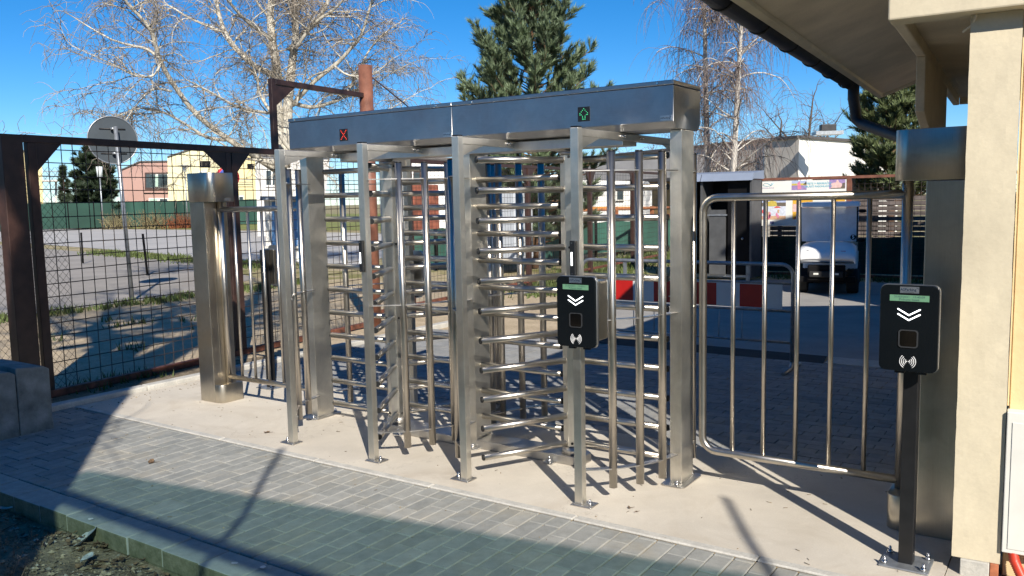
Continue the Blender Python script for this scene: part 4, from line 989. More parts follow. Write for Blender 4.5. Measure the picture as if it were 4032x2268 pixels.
# ================================================================ TREES
M['bark'] = pm('pale_poplar_bark', (.60, .56, .47), .85, var=.25, scale=5, bmp=.4, bscale=14, fine=.3)
M['twigp'] = pm('pale_twig', (.40, .34, .27), .85, var=.2, island=.6)
M['birch'] = pm('white_birch_bark', (.66, .62, .56), .8, var=.12, scale=6, fine=.35)
M['twigb'] = pm('birch_twig', (.27, .205, .18), .85, var=.2, island=.45)
M['pinebark'] = pm('pine_bark', (.17, .095, .055), .9, var=.3, bmp=.4)
def needlemat(name, col):
    return pm(name, col, .6, var=.25, scale=1.2, island=.55)
M['pine'] = needlemat('pine_needles', (.17, .215, .085)); M['pine2'] = needlemat('blue_pine_needles', (.195, .265, .14)); M['pined'] = needlemat('dark_needles', (.04, .065, .03))
M['dbark'] = pm('dark_bark', (.10, .075, .055), .9, var=.3)
def smooth(pts, k=4):
    out = []
    n = len(pts)
    for i in range(n-1):
        p0, p1, p2, p3 = pts[max(i-1, 0)], pts[i], pts[i+1], pts[min(i+2, n-1)]
        for j in range(k):
            t_ = j/k; out.append(.5*((2*p1)+(p2-p0)*t_+(2*p0-5*p1+4*p2-p3)*t_*t_+(3*p1-p0-3*p2+p3)*t_**3))
    return out+[pts[-1]]
def wander(p, d, l, n, rnd, curl=.25, droop=0.):
    pts = [p]; d = d.normalized()
    for i in range(n):
        d = (d+Vector((rnd.gauss(0, curl), rnd.gauss(0, curl), rnd.gauss(0, curl)-droop*(i+1)/n))).normalized(); p = p+d*(l/n); pts.append(p)
    return pts
def rdir(rnd): 
    a = rnd.uniform(0, 2*PI); z = rnd.uniform(-.5, .9); r = math.sqrt(max(0, 1-z*z)); return Vector((r*math.cos(a), r*math.sin(a), z))
def bare_tree(name, label, cat, base, trunks, limbs, seed, bmat, tmat, nb=1.0, nt=1.0, droop=.25, bl=(.9, 1.9), tl=(.35, .8), br=.018, tr=.0055, group=None):
    rnd = random.Random(seed); T_ = thing(name, label, cat, base, group)
    mb = MB()
    for pts, r0, r1 in trunks:
        sp = smooth(pts); k = len(sp); mb.tube(sp, [r0+(r1-r0)*(i/(k-1))**.8 for i in range(k)], 12)
    build(mb, 'trunk', bmat, parent=T_)
    lb = MB(); tw = MB(); carriers = []
    for pts, r0, r1 in limbs:
        sp = smooth(pts); k = len(sp); rr = [r0+(r1-r0)*(i/(k-1)) for i in range(k)]; lb.tube(sp, rr, 8); carriers.append((sp, rr, .12))
    for pts, r0, r1 in trunks:
        sp = smooth(pts); carriers.append((sp, [r0+(r1-r0)*i/(len(sp)-1) for i in range(len(sp))], .45))
    secs = []
    for sp, rr, st in carriers:
        ln = sum((sp[i+1]-sp[i]).length for i in range(len(sp)-1)); cnt = int(ln*3.0*nb)
        for q in range(cnt):
            f_ = st+(1-st)*rnd.random(); i = min(int(f_*(len(sp)-1)), len(sp)-2); p = sp[i].lerp(sp[i+1], f_*(len(sp)-1)-i); tdir = (sp[i+1]-sp[i]).normalized()
            d = (tdir*.7+rdir(rnd)*1.0); l = rnd.uniform(*bl)*(1.1-.5*f_)
            pts = wander(p, d, l, 7, rnd, .22, droop*.5); r0 = min(br, rr[i]*.6); m_ = len(pts)
            lb.tube(pts, [r0*(1-.75*j/(m_-1)) for j in range(m_)], 5, False); secs.append((pts, l))
        pts = wander(sp[-1], sp[-1]-sp[-2], rnd.uniform(*bl), 7, rnd, .2, droop*.4); lb.tube(pts, [rr[-1]*(1-.8*j/7) for j in range(8)], 5, False); secs.append((pts, 1.0))
    for pts, l in secs:
        for q in range(int(max(3, l*9*nt))):
            i = rnd.randrange(1, len(pts)-1); p = pts[i].lerp(pts[i+1], rnd.random()); d = (pts[i+1]-pts[i]).normalized()*.6+rdir(rnd)
            tp = wander(p, d, rnd.uniform(*tl), 5, rnd, .32, droop*1.6); tw.tube(tp, [tr*(1-.6*j/5) for j in range(6)], 3, False)
    build(lb, 'branches', bmat, parent=T_); o = build(tw, 'twigs', tmat, parent=T_); o['kind'] = 'stuff'
    return T_
# --- big poplar left of the turnstile
DP = 21.0
def pl(pts, dz=0, ddist=0, sp=0):
    n = len(pts); return [at(u, v, DP+ddist+sp*i/(n-1)) for i, (u, v) in enumerate(pts)]
b0 = at(715, 560, DP); b0 = Vector((b0.x, b0.y, 0))
trk = [([b0, at(710, 480, DP), at(704, 400, DP), at(697, 300, DP), at(698, 190, DP), at(681, 67, DP), at(684, -60, DP), at(676, -190, DP)], 0.204, 0.053),
       ([at(712, 420, DP), at(721, 330, DP), at(724, 267, DP), at(734, 167, DP+.2), at(744, 83, DP+.4), at(741, 0, DP+.5), at(750, -120, DP+.6)], 0.170, 0.045)]
lim = [(pl([(690, 425), (640, 392), (593, 363), (500, 293), (433, 207), (400, 143), (377, 73), (320, 7), (285, -50)], sp=-2.2), 0.087, 0.021),
       (pl([(568, 352), (520, 345), (467, 313), (413, 283), (355, 272), (300, 290)], ddist=-.6, sp=-1.0), 0.043, 0.011),
       (pl([(690, 190), (633, 160), (577, 100), (550, 33), (540, -40)], sp=1.2), 0.074, 0.038), (pl([(563, 82), (510, 60), (467, 40), (420, 13), (395, 30), (385, 50)], ddist=1, sp=1), 0.037, 0.009),
       (pl([(683, 100), (650, 75), (617, 50), (573, 0), (550, -40)], ddist=-.4, sp=-1.5), 0.050, 0.022), (pl([(690, 285), (660, 282), (600, 270), (533, 233), (467, 200)], sp=-1.6), 0.043, 0.013),
       (pl([(680, 280), (655, 240), (647, 200), (633, 160)], ddist=-.5), 0.037, 0.022), (pl([(432, 230), (385, 225), (345, 262), (315, 305)], ddist=-1.6, sp=-.4), 0.028, 0.009),
       (pl([(404, 160), (385, 190), (340, 190), (280, 160), (235, 140), (180, 115)], ddist=-2, sp=-.5), 0.028, 0.006), (pl([(400, 145), (372, 125), (350, 118)], ddist=-2), 0.031, 0.026),
       (pl([(728, 125), (765, 85), (800, 50), (823, 7), (840, -40)], sp=1.0), 0.068, 0.038), (pl([(735, 265), (790, 205), (847, 160), (880, 125), (909, 87), (932, 13), (945, -40)], sp=-1.4), 0.062, 0.022),
       (pl([(735, 258), (770, 268), (800, 267), (859, 247), (892, 200), (925, 133), (960, 90), (1000, 60)], sp=1.4), 0.056, 0.015), (pl([(862, 245), (920, 228), (975, 190), (1030, 160)], ddist=1, sp=.5), 0.028, 0.007),
       (pl([(840, 165), (880, 190), (940, 185), (985, 150)], ddist=-1, sp=-.4), 0.028, 0.007), (pl([(700, 330), (725, 370), (760, 395)], ddist=-.6), 0.056, 0.038), (pl([(745, 265), (755, 225), (775, 200)], ddist=-.3), 0.031, 0.022),
       (pl([(690, 410), (650, 402), (700, 408)], ddist=-.4)[:2], 0.068, 0.038), (pl([(300, 290), (270, 300), (230, 330)], ddist=-1.8), 0.012, 0.005), (pl([(745, 120), (790, 60), (850, 15), (880, -30)], ddist=-.5, sp=-1), 0.043, 0.022),
       (pl([(740, 330), (820, 300), (900, 320), (980, 275), (1040, 240)], ddist=.4, sp=.6), 0.031, 0.009), (pl([(690, 60), (650, 10), (620, -50)], ddist=.2), 0.037, 0.022)]
bare_tree('poplar_tree', 'large bare pale-barked tree spreading above the left half of the canopy', 'tree', b0, trk, lim, 3, M['bark'], M['twigp'], nb=2.0, nt=2.1, droop=.34, tl=(.3,.8), tr=.0062)
# --- two birches
def birch(u0, pts, dist, seed, label, r0):
    rnd = random.Random(seed); P_ = [at(u, v, dist) for u, v in pts]; b = Vector((P_[0].x, P_[0].y, 0)); T_ = thing('birch_tree', label, 'tree', b, 'birch trees')
    sp = smooth([b]+P_); k = len(sp); build(MB().tube(sp, [r0*(1-.8*(i/(k-1))) for i in range(k)], 10), 'trunk', M['birch'], parent=T_)
    lb = MB(); tw = MB()
    for q in range(64):
        f_ = rnd.uniform(.28, 1); i = min(int(f_*(k-1)), k-2); p = sp[i]; a = rnd.uniform(0, 2*PI); d = Vector((math.cos(a), math.sin(a), rnd.uniform(.5, 1.1))); l = rnd.uniform(1.1, 2.6)*(1.2-.5*f_)
        bp = wander(p, d, l, 8, rnd, .12, .28); lb.tube(bp, [.030*(1-.8*j/8)*(1.2-.6*f_) for j in range(9)], 5, False)
        for w_ in range(int(15*l)):
            j = rnd.randrange(2, 8); p2 = bp[j].lerp(bp[j+1], rnd.random()) if j < 8 else bp[8]
            tp = wander(p2, Vector((rnd.gauss(0, .45), rnd.gauss(0, .45), rnd.uniform(-.5, .2))), rnd.uniform(.6, 1.7), 7, rnd, .13, .75); tw.tube(tp, [.0062*(1-.5*j2/7) for j2 in range(8)], 3, False)
    build(lb, 'branches', M['birch'], parent=T_); o = build(tw, 'twigs', M['twigb'], parent=T_); o['kind'] = 'stuff'
birch(0, [(1784, 520), (1781, 437), (1777, 300), (1775, 180), (1772, 33), (1768, -80), (1760, -200)], 27, 5, 'left one of the two white-barked birches behind the canopy end', .13)
birch(0, [(1838, 540), (1845, 433), (1850, 333), (1857, 200), (1864, 87), (1868, -20), (1870, -110)], 25.5, 9, 'right one of the two white-barked birches behind the canopy end', .12)
# --- pines
def tuft(mb, p, d, l, n, rnd, wd):
    d = d.normalized(); a_ = d.orthogonal().normalized(); b_ = d.cross(a_)
    for k in range(n):
        th = 2*PI*k/n+rnd.uniform(-.4, .4); sp_ = rnd.uniform(.25, .95); q = (d+(a_*math.cos(th)+b_*math.sin(th))*sp_).normalized(); s_ = q.cross(d); 
        if s_.length < 1e-3: s_ = a_
        s_.normalize(); o = p+d*rnd.uniform(-.05, .05); ll = l*rnd.uniform(.7, 1.1)
        mb.v += [tuple(o+s_*wd), tuple(o-s_*wd), tuple(o+q*ll)]; i = len(mb.v); mb.f.append((i-3, i-2, i-1)); mb.m.append(0); mb.s.append(False)
def pine(name, label, base, h, rad_f, seed, mat, ntuft=13, z0=.12, dens=1.0, lean=(0, 0), tl=.17, wd=.011, nb=95, up=.35, group=None, bark='pinebark'):
    rnd = random.Random(seed); T_ = thing(name, label, 'tree', base, group); base = Vector(base); top = base+Vector((lean[0], lean[1], h))
    tp = [base.lerp(top, i/6)+Vector((rnd.gauss(0, .03*h/8), rnd.gauss(0, .03*h/8), 0))*(0 < i < 6) for i in range(7)]
    build(MB().tube(tp, [.016*h*(1-.9*i/6) for i in range(7)], 8), 'trunk', M[bark], parent=T_)
    br = MB(); nd = MB()
    for q in range(nb):
        f_ = z0+(1-z0)*((q+rnd.random())/nb); R0 = rad_f(f_)*h*rnd.uniform(.68, 1.12)
        if R0 < .02: R0 = .05
        p = base.lerp(top, f_); a = q*2.39996+rnd.uniform(-.4, .4)
        d = Vector((math.cos(a), math.sin(a), up*(.1+f_*1.6)+rnd.uniform(-.12, .12))); bp = wander(p, d, R0, 6, rnd, .10, -.16)
        br.tube(bp, [.0045*h*(.3+.7*(1-f_))*(1-.8*j/6) for j in range(7)], 4, False)
        ns = max(3, int(R0*9*dens))
        for w_ in range(ns):
            g = rnd.uniform(.22, 1)**.8; j = min(int(g*6), 5); p2 = bp[j].lerp(bp[j+1], g*6-j); fd = (bp[j+1]-bp[j]).normalized()
            sd_ = (fd*.8+rdir(rnd)*.9+Vector((0, 0, .35))).normalized(); sl = rnd.uniform(.15, .42)*(h/8)*(1.2-.5*g)
            br.cyl(p2, p2+sd_*sl, .006, 3, r2=.003, caps=False)
            for e in range(3 if sl > .2 else 2):
                tuft(nd, p2+sd_*sl*(.35+.33*e), sd_+Vector((0, 0, .25)), tl, ntuft, rnd, wd)
        tuft(nd, bp[-1], bp[-1]-bp[-2], tl*1.1, ntuft+2, rnd, wd)
    build(br, 'branches', M[bark], parent=T_); o = build(nd, 'needles', mat, parent=T_); o['kind'] = 'stuff'
    return T_
pb_ = at(1345, 560, 21.0); pb_ = Vector((pb_.x, pb_.y, 0))
pine('pine_tree', 'tall bushy pine rising behind the middle of the turnstile canopy', pb_, 7.4, lambda f: .50*(1-f)**.85+.012 if f > .5 else .265, 21, M['pine2'], nb=215, dens=1.6, z0=.08, ntuft=17, tl=.18, wd=.010)
pb_ = at(2240, 520, 21.5); pb_ = Vector((pb_.x, pb_.y, 0))
pine('pine_tree', 'green pine growing behind the drainpipe at the right', pb_, 6.6, lambda f: .20*(1-f)**.6+.01 if f > .15 else .2, 25, M['pine'], nb=190, dens=1.7, z0=.22, tl=.18, wd=.012)
pb_ = at(247, 560, 82); pb_ = Vector((pb_.x, pb_.y, 0))
pine('pine_tree', 'round dark pine standing before the far pink house', pb_, 6.6, lambda f: .46*math.sqrt(max(0, 1-f))*(.75+f*.4)+.01, 28, M['pined'], nb=130, dens=.8, z0=.16, tl=.5, wd=.04)
pb_ = at(168, 560, 84); pb_ = Vector((pb_.x, pb_.y, 0))
pine('conifer', 'narrow dark conifer beside the far yellow house at the left', pb_, 5.2, lambda f: .16*(1-f)+.01, 29, M['pined'], nb=60, dens=.4, z0=.03, tl=.4, wd=.04)
# dark evergreens behind the photographer (they only show as reflections in the steel)
hb_ = Vector((-9.5, -14.5, -.3)); ev = pine('evergreen', 'low evergreen behind the photographer, out of the picture, standing first in the row', hb_, 6.6, lambda f: .26*(1-f)+.02, 61, M['pined'], nb=46, dens=.30, z0=.02, tl=.55, wd=.09, ntuft=9, group='evergreens behind the photographer')
ev.scale = (1, 1, .40)
for k, (x, y, sc_) in enumerate(((-6.3, -15.6, .42), (-12.5, -12.6, .42), (-3.0, -16.4, .9), (0, -17, 1.4), (3.0, -17.2, 1.6), (6.0, -17.5, 1.6), (9, -18, 1.45), (12, -19, 1.2), (15.5, -19, 1.15), (19, -17.5, 1.1), (22, -14, 1.1), (-15.5, -10.3, 1.2), (-17.5, -7.5, 1.2))):
    c_ = copy_tree(ev); c_.location = (x, y, -.3); c_.rotation_euler = (0, 0, k*1.3); c_.scale = (1.15, 1.15, sc_)
    c_['label'] = 'evergreen behind the photographer, out of the picture, standing %s in the row' % ('second', 'third', 'fourth', 'fifth', 'sixth', 'seventh', 'eighth', 'ninth', 'tenth', 'eleventh', 'twelfth', 'thirteenth', 'last')[k]
# bare trees on the horizon to the right
def far_bare(u, v, dist, h, seed, label):
    b = at(u, v, dist); b = Vector((b.x, b.y, 0)); rnd = random.Random(seed); tr_ = [([b, b+Vector((.1, 0, h*.3)), b+Vector((.0, .1, h*.6)), b+Vector((.15, .1, h*.9))], .02*h, .006*h)]
    lm = []
    for k in range(9):
        a = rnd.uniform(0, 2*PI); s_ = b+Vector((0, 0, h*rnd.uniform(.3, .6))); e = s_+Vector((math.cos(a)*h*.3, math.sin(a)*h*.3, h*rnd.uniform(.15, .4))); lm.append(([s_, s_.lerp(e, .5)+Vector((0, 0, -.1)), e], .009*h, .003*h))
    bare_tree('bare_tree', label, 'tree', b, tr_, lm, seed, M['dbark'], M['twigb'], nb=.55, nt=.7, droop=.0, bl=(.8, 1.8), tl=(.4, 1.0), br=.02, tr=.011, group='bare trees on the skyline')
far_bare(2030, 500, 44, 6.6, 41, 'low bare tree above the white flat-roofed building'); far_bare(1955, 500, 46, 6.0, 42, 'small bare tree just left of the white building corner'); far_bare(1630, 500, 45, 4.4, 43, 'small bare tree seen between the turnstile tubes and the canopy')
# tree behind the photographer whose forked trunk shades the left
tb = Vector((2.62, -4.72, -.15)); d_ = Vector((0, 0, 1)); sl_ = Vector((-.655, -.755, 0))
def tv(l, z): return tb+sl_*l+Vector((0, 0, z))
trA = [([tv(0, 0), tv(0, 2.2), tv(.04, 3.4), tv(.10, 4.4), tv(.05, 5.6)], .58, .50), ([tv(0, 5.2), tv(-.35, 6.3), tv(-.8, 7.8), tv(-1.2, 9.6), tv(-1.3, 12)], .36, .10), ([tv(.2, 5.0), tv(.75, 5.6), tv(1.4, 6.3), tv(2.2, 7.4), tv(2.8, 9)], .22, .07), ([tv(-.25, 5.4), tv(-.8, 5.8), tv(-1.5, 6.4), tv(-2.4, 7.2)], .10, .05), ([tv(.0, 5.8), tv(.35, 6.8), tv(.8, 8.0), tv(1.0, 9.5)], .15, .06)]
lmA = []
ra_ = random.Random(77)
for k in range(14):
    a = ra_.uniform(0, 2*PI); s_ = tv(ra_.uniform(-1.2, 1.6), ra_.uniform(7.5, 10)); e = s_+Vector((math.cos(a)*2.4, math.sin(a)*2.4, ra_.uniform(.8, 2.6))); lmA.append(([s_, s_.lerp(e, .5)+Vector((0, 0, .2)), e], .07, .02))
for k in range(16):
    a = ra_.uniform(0, 2*PI); s_ = tv(ra_.uniform(-.9, 1.0), ra_.uniform(6.8, 8.2)); e = s_+Vector((math.cos(a)*1.6, math.sin(a)*1.6, ra_.uniform(.3, 1.2))); lmA.append(([s_, s_.lerp(e, .5)+Vector((0, 0, .15)), e], .11, .04))
bare_tree('old_tree', 'old forked tree standing behind the photographer, out of the picture', 'tree', tb, trA, lmA, 78, M['dbark'], M['twigb'], nb=.9, nt=.6, droop=.05, tr=.011)

# ================================================================ FAR HOUSES
def plane_pt(u, v, A, B):
    d = ray(u, v); ab = Vector((B.x-A.x, B.y-A.y)); n = Vector((ab.y, -ab.x)); t_ = n.dot(Vector((A.x-CAM.x, A.y-CAM.y)))/n.dot(Vector((d.x, d.y))); return CAM+d*t_
M['glass'] = pm('window_glass', (.05, .07, .08), .08, var=.1); M['curtain'] = pm('green_curtain', (.35, .48, .42), .8, var=.1)
def house(name, label, uA, uB, dA, dB, top, mat, wins=(), depth=9, boxes=(), roof=True, vb=575, cat='house'):
    A = at(uA, 500, dA); B = at(uB, 500, dB); A.z = B.z = 0
    T_ = thing(name, label, cat, (A+B)/2); ab = (B-A).normalized(); nb = Vector((-ab.y, ab.x, 0))
    if nb.dot(A-CAM) < 0: nb = -nb
    pts = [plane_pt(u, v, A, B) for u, v in top]
    poly = [Vector((A.x, A.y, -.3))]+pts+[Vector((B.x, B.y, -.3))]
    build(MB().ext(poly, nb*depth), 'wall', mat, parent=T_)
    if roof:
        mb = MB()
        for i in range(len(pts)-1):
            a, b = pts[i], pts[i+1]; q = [a-nb*.15+Vector((0, 0, .01)), b-nb*.15+Vector((0, 0, .01)), b-nb*.15+Vector((0, 0, .13)), a-nb*.15+Vector((0, 0, .13))]; mb.ext(q, nb*(depth+.3))
        build(mb, 'roof_edge', M['roofing'], parent=T_)
    for (u0, v0, u1, v1, kind) in wins:
        q = [plane_pt(u, v, A, B) for u, v in ((u0, v1), (u1, v1), (u1, v0), (u0, v0))]
        if kind == 'dark':
            build(MB().ext([p-nb*.02 for p in q], -nb*.02), 'recess', M['dark'], parent=T_); continue
        fr_ = build(MB().ext([p-nb*.02 for p in q], -nb*.07), 'window', M['white'] if kind != 'br' else M['brown'], parent=T_)
        c = sum(q, Vector())/4; n_ = 2 if (u1-u0) > 12 else 1
        for k in range(n_):
            a0, a1 = k/n_, (k+1)/n_; e = .12/n_
            g = []
            for (s_, tt) in ((a0+e, .1), (a1-e, .1), (a1-e, .9), (a0+e, .9)):
                lo = q[0].lerp(q[1], s_); hi = q[3].lerp(q[2], s_); g.append(lo.lerp(hi, tt)-nb*.092)
            build(MB().ext(g, -nb*.004), 'pane', M['curtain'] if k == 0 and kind == 'cur' else M['glass'], parent=fr_)
    return T_, A, B, nb
YEL = pm('yellow_render', (.74, .62, .33), .9, var=.05, scale=.5); PNK = pm('pink_render', (.40, .25, .215), .9, var=.06, scale=.5); YG = pm('pale_yellow_render', (.72, .66, .42), .9, var=.05, scale=.5)
GRW = pm('grey_render', (.58, .56, .52), .9, var=.07, scale=1.2); WHT = pm('white_render', (.80, .78, .72), .9, var=.04, scale=1); BEI = pm('beige_render', (.62, .57, .50), .9, var=.1, scale=1.2); OCH = pm('ochre_panel', (.45, .28, .11), .8, var=.2, scale=2, fine=.2)
t, A, B, nb = house('house', 'pale yellow house with a balcony at the far left behind the mesh', -120, 105, 86, 86, [(-120, 372), (105, 384)], YEL, [(20, 420, 45, 460, 'w')])
def hb(T_, A, B, nb, u0, v0, u1, v1, dp, name, mat, back=0):
    q = [plane_pt(u, v, A, B)+nb*back for u, v in ((u0, v1), (u1, v1), (u1, v0), (u0, v0))]; return build(MB().ext(q, -nb*dp if dp > 0 else nb*-dp), name, mat, parent=T_)
hb(t, A, B, nb, 105.3, 454, 144, 458, 2.0, 'balcony_floor', GRW); hb(t, A, B, nb, 138, 458, 143, 520, .25, 'balcony_post', M['white'])
for u in range(108, 145, 5): hb(t, A, B, nb, u, 434, u+.8, 454, .05, 'baluster', M['galv'], -1.9)
hb(t, A, B, nb, 106, 432, 145, 434, .06, 'balcony_rail', M['galv'], -1.97)
house('house', 'pink flat-roofed house with wide windows in the far left', 306, 424, 95, 95, [(306, 428), (352, 408), (424, 407)], PNK, [(364, 434, 424, 476, 'br'), (378, 438, 424, 473, 'cur'), (374, 498, 424, 521, 'cur'), (361, 485, 424, 488, 'dark')])
house('house', 'pale yellow-green house with sloping roof edge next to the pink house', 421, 585, 90, 90, [(421, 396), (480, 377), (585, 381)], YG, [(503, 405, 530, 421, 'dark'), (500, 430, 520, 470, 'w')])
t, A, B, nb = house('house', 'bright yellow house with white window behind the left gate pedestal', 586, 642, 80, 80, [(586, 384), (642, 386)], YEL, [(588, 492, 613, 522, 'cur'), (622, 412, 638, 424, 'dark'), (588, 548, 613, 560, 'w')])
for v in (446, 452, 458): hb(t, A, B, nb, 590, v, 636, v+.8, .06, 'balcony_rail', M['galv'], -.6)
house('house', 'grey rendered house behind the leftmost turnstile post', 643, 800, 48, 48, [(643, 392), (830, 398)], GRW, [(668, 425, 700, 470, 'w'), (770, 430, 800, 470, 'w')])
house('house', 'long white low building behind the middle of the turnstile', 985, 1260, 42, 42, [(985, 398), (1260, 408)], WHT, [(1040, 432, 1075, 452, 'br'), (1130, 440, 1150, 470, 'w'), (1195, 440, 1220, 480, 'w')])
# utility box with blue doors
ub = Vector((-15.6, 12.6, 0))
t, A, B, nb = house('utility_cabinet', 'white transformer cabinet with blue doors behind the left gate', 664, 776, 26, 26, [(664, 504), (776, 503)], WHT, depth=2, roof=False, cat='cabinet')
BLU = pm('blue_door', (.10, .26, .52), .5, var=.08)
hb(t, A, B, nb, 684, 508, 716, 618, .05, 'door', BLU); hb(t, A, B, nb, 717, 508, 749, 618, .05, 'door', BLU); hb(t, A, B, nb, 655, 494, 786, 503.5, .35, 'roof', pm('cab_roof', (.25, .30, .36), .6)); hb(t, A, B, nb, 660, 619, 780, 624, .15, 'ledge', GRW)
# right flat building
CB = Vector((-3.92, 27.0, 0)); LB = CB+Vector((-.88, .475, 0))*16; RB = CB+Vector((.203, .979, 0))*9; BBk = LB+Vector((.203, .979, 0))*9
t = thing('flat_building', 'single-storey flat-roofed building with grey side and white front at the right', 'building', CB)
mb = MB(); z1 = 3.68
mb.add([(p.x, p.y, z) for z in (-.2, z1) for p in (CB, RB, BBk, LB)], [(0, 1, 5, 4), (1, 2, 6, 5), (2, 3, 7, 6), (3, 0, 4, 7), (4, 5, 6, 7)]); mb.m = [1, 0, 0, 0, 2]
build(mb, 'wall', [BEI, WHT, M['roofing']], parent=t)
def strip(A, B, z0, z1, o, th, mat, name, s0=0, s1=1):
    d = (B-A).normalized(); n = Vector((d.y, -d.x, 0)); 
    if n.dot(CAM-A) < 0: n = -n
    a = A.lerp(B, s0); b = A.lerp(B, s1); q = [a+n*o, b+n*o, b+n*(o+th), a+n*(o+th)]; return build(MB().prism([(p.x, p.y) for p in q], z0, z1), name, mat, parent=t)
strip(CB, LB, z1, z1+.10, -.15, .24, M['roofing'], 'coping'); strip(CB, RB, z1, z1+.10, -.15, .24, M['roofing'], 'coping')
strip(CB, RB, 0, 2.35, .01, .05, M['dark'], 'opening', .12, .75); strip(CB, RB, 2.3, 2.42, .065, .04, WHT, 'lintel', .08, .8); strip(CB, LB, 0, 2.30, .02, 1.5, OCH, 'lean_to', .22, .9); strip(CB, LB, 2.31, 2.45, .0, 1.9, M['roofing'], 'lean_to_roof', .20, .92); strip(CB, LB, 0, 3.6, .01, .08, M['galv'], 'drainpipe', .10, .108)
p = at(2082, 342, 31); build(MB().obox((p.x, p.y, z1+.24), (.5, .3, .22), .5), 'air_conditioner', M['gutter'], parent=t, bevel=.02); build(MB().obox((p.x, p.y, z1+.06), (.9, .55, .12), .5), 'unit_stand', M['galv'], parent=t)
# far green screens
def screen(name, label, us, dist, z0, z1, mat, wav=.15, post=6, dpt=None):
    P_ = [at(u, 520, d) for u, d in zip(us, dist)]; T_ = thing(name, label, 'fence', Vector((P_[0].x, P_[0].y, 0))); mb = MB(); n = 60
    ln = []
    for i in range(n+1):
        f_ = i/n*(len(P_)-1); j = min(int(f_), len(P_)-2); q = P_[j].lerp(P_[j+1], f_-j); ln.append(q); o = wav*math.sin(i*1.7)
        for z in (z0, (z0+z1)/2, z1+.03*math.sin(i*.9)): mb.v.append((q.x+o*.3, q.y+o, z))
    for i in range(n):
        for j in range(2): k = i*3+j; mb.f.append((k, k+3, k+4, k+1)); mb.m.append(0); mb.s.append(True)
    build(mb, 'screen', mat, parent=T_)
    for i in range(0, n+1, post): q = ln[i]; build(MB().cyl((q.x, q.y-.05, 0), (q.x, q.y-.05, z1+.12), .045, 6), 'post', M['dark'], parent=T_)
    return T_
M['netg'] = pm('far_green_net', (.016, .058, .042), .8, var=.25, scale=.3)
screen('screen_fence', 'long green screening fence across the lawn in the far left', (-40, 300, 660), (78, 80, 76), .05, 2.15, M['netg'])
screen('screen_fence', 'green screening fence seen between the turnstile bars', (1000, 1250, 1500, 1720), (21.5, 20.5, 24.5, 27), .12, 1.02, M['netl'], .04, 8)
# wooden rail above that screen
t = thing('wooden_railing', 'orange-brown wooden railing behind the rear mesh fence', 'railing', at(1250, 600, 22)*1.0); t.location.z = 0
WD = pm('orange_wood', (.36, .14, .06), .8, var=.2)
for z in (1.12, 1.36): build(MB().tube([Vector((*at(u, 500, d).xy, z)) for u, d in ((1170, 21.6), (1350, 22.4), (1550, 25.5), (1740, 28))], .045, 6), 'rail', WD, parent=t)
for u, d in ((1170, 21.6), (1260, 22), (1350, 22.4), (1450, 24), (1550, 25.5), (1640, 26.7)): q = at(u, 500, d); build(MB().box(q.x-.05, q.x+.05, q.y-.05, q.y+.05, 0, 1.42), 'post', WD, parent=t)
# caravan in the camp
t, A, B, nb = house('caravan', 'white caravan with a dark window beyond the wooden railing', 1385, 1640, 28, 28, [(1385, 470), (1400, 452), (1630, 456), (1640, 470)], pm('caravan_white', (.72, .72, .70), .4, var=.05), [(1470, 475, 1505, 500, 'br'), (1530, 478, 1570, 505, 'w')], depth=2.2, roof=False, vb=600, cat='caravan')
hb(t, A, B, nb, 1386, 520, 1639, 526, .02, 'stripe', pm('orange_stripe', (.6, .25, .05), .5))
# grey portable toilet / locker
q = at(1270, 520, 20); build(MB().box(q.x-.55, q.x+.55, q.y-.4, q.y+.4, .3, 1.95), 'tank', pm('pale_plastic_tank', (.45, .48, .52), .5, var=.05), base=(q.x, q.y, 0), bevel=.06, label='pale grey plastic tank behind the rear mesh fence', cat='tank')
# pale twisted post
q = FP(9.85, 0, -.35); mb = MB(); n = 40; vs = []
for i in range(n+1):
    a = i*.45; z = 2.38*i/n-.02
    for k in range(4): vs.append((q.x+.06*math.cos(a+k*PI/2), q.y+.06*math.sin(a+k*PI/2), z))
mb.add(vs, [(i*4+k, i*4+(k+1) % 4, (i+1)*4+(k+1) % 4, (i+1)*4+k) for i in range(n) for k in range(4)]); build(mb, 'twisted_post', pm('pale_lime_post', (.52, .55, .38), .7, var=.1), base=q, label='pale twisted post standing behind the rear brown fence post', cat='post')

# ================================================================ SIGNS, LAMPS
pbS = Vector((-9.96, 4.93, 0)); tp = at(291, 318, 17.0)
SG = thing('road_sign', 'round traffic sign seen from its grey back on a leaning steel pole', 'sign', pbS)
dS = math.hypot(pbS.x-CAM.x, pbS.y-CAM.y); tp = at(290, 318, dS-.1)
build(MB().cyl(pbS, tp, .036, 12), 'pole', M['galv'], parent=SG)
cS = at(286, 352, dS-.02); vdir = (CAM-cS); vdir.z = 0; vdir.normalize(); vdir = (Matrix.Rotation(rad(14), 3, 'Z') @ vdir)
M['signback'] = pm('sign_back_shaded', (.05, .062, .072), .5, metal=0, var=.12, scale=3)  # base colour darkened to stand in for tree shade on the disc
dk = build(MB().cyl(cS-vdir*.055, cS-vdir*.067, .425, 40), 'disc', M['signback'], parent=SG); build(MB().tube([cS-vdir*.053+(Vector((-vdir.y, vdir.x, 0))*math.cos(2*PI*k/40)+Vector((0, 0, 1))*math.sin(2*PI*k/40))*.425 for k in range(40)], .012, 6, closed=True), 'disc_edge', M['galv'], parent=dk)
hx = Vector((-vdir.y, vdir.x, 0))
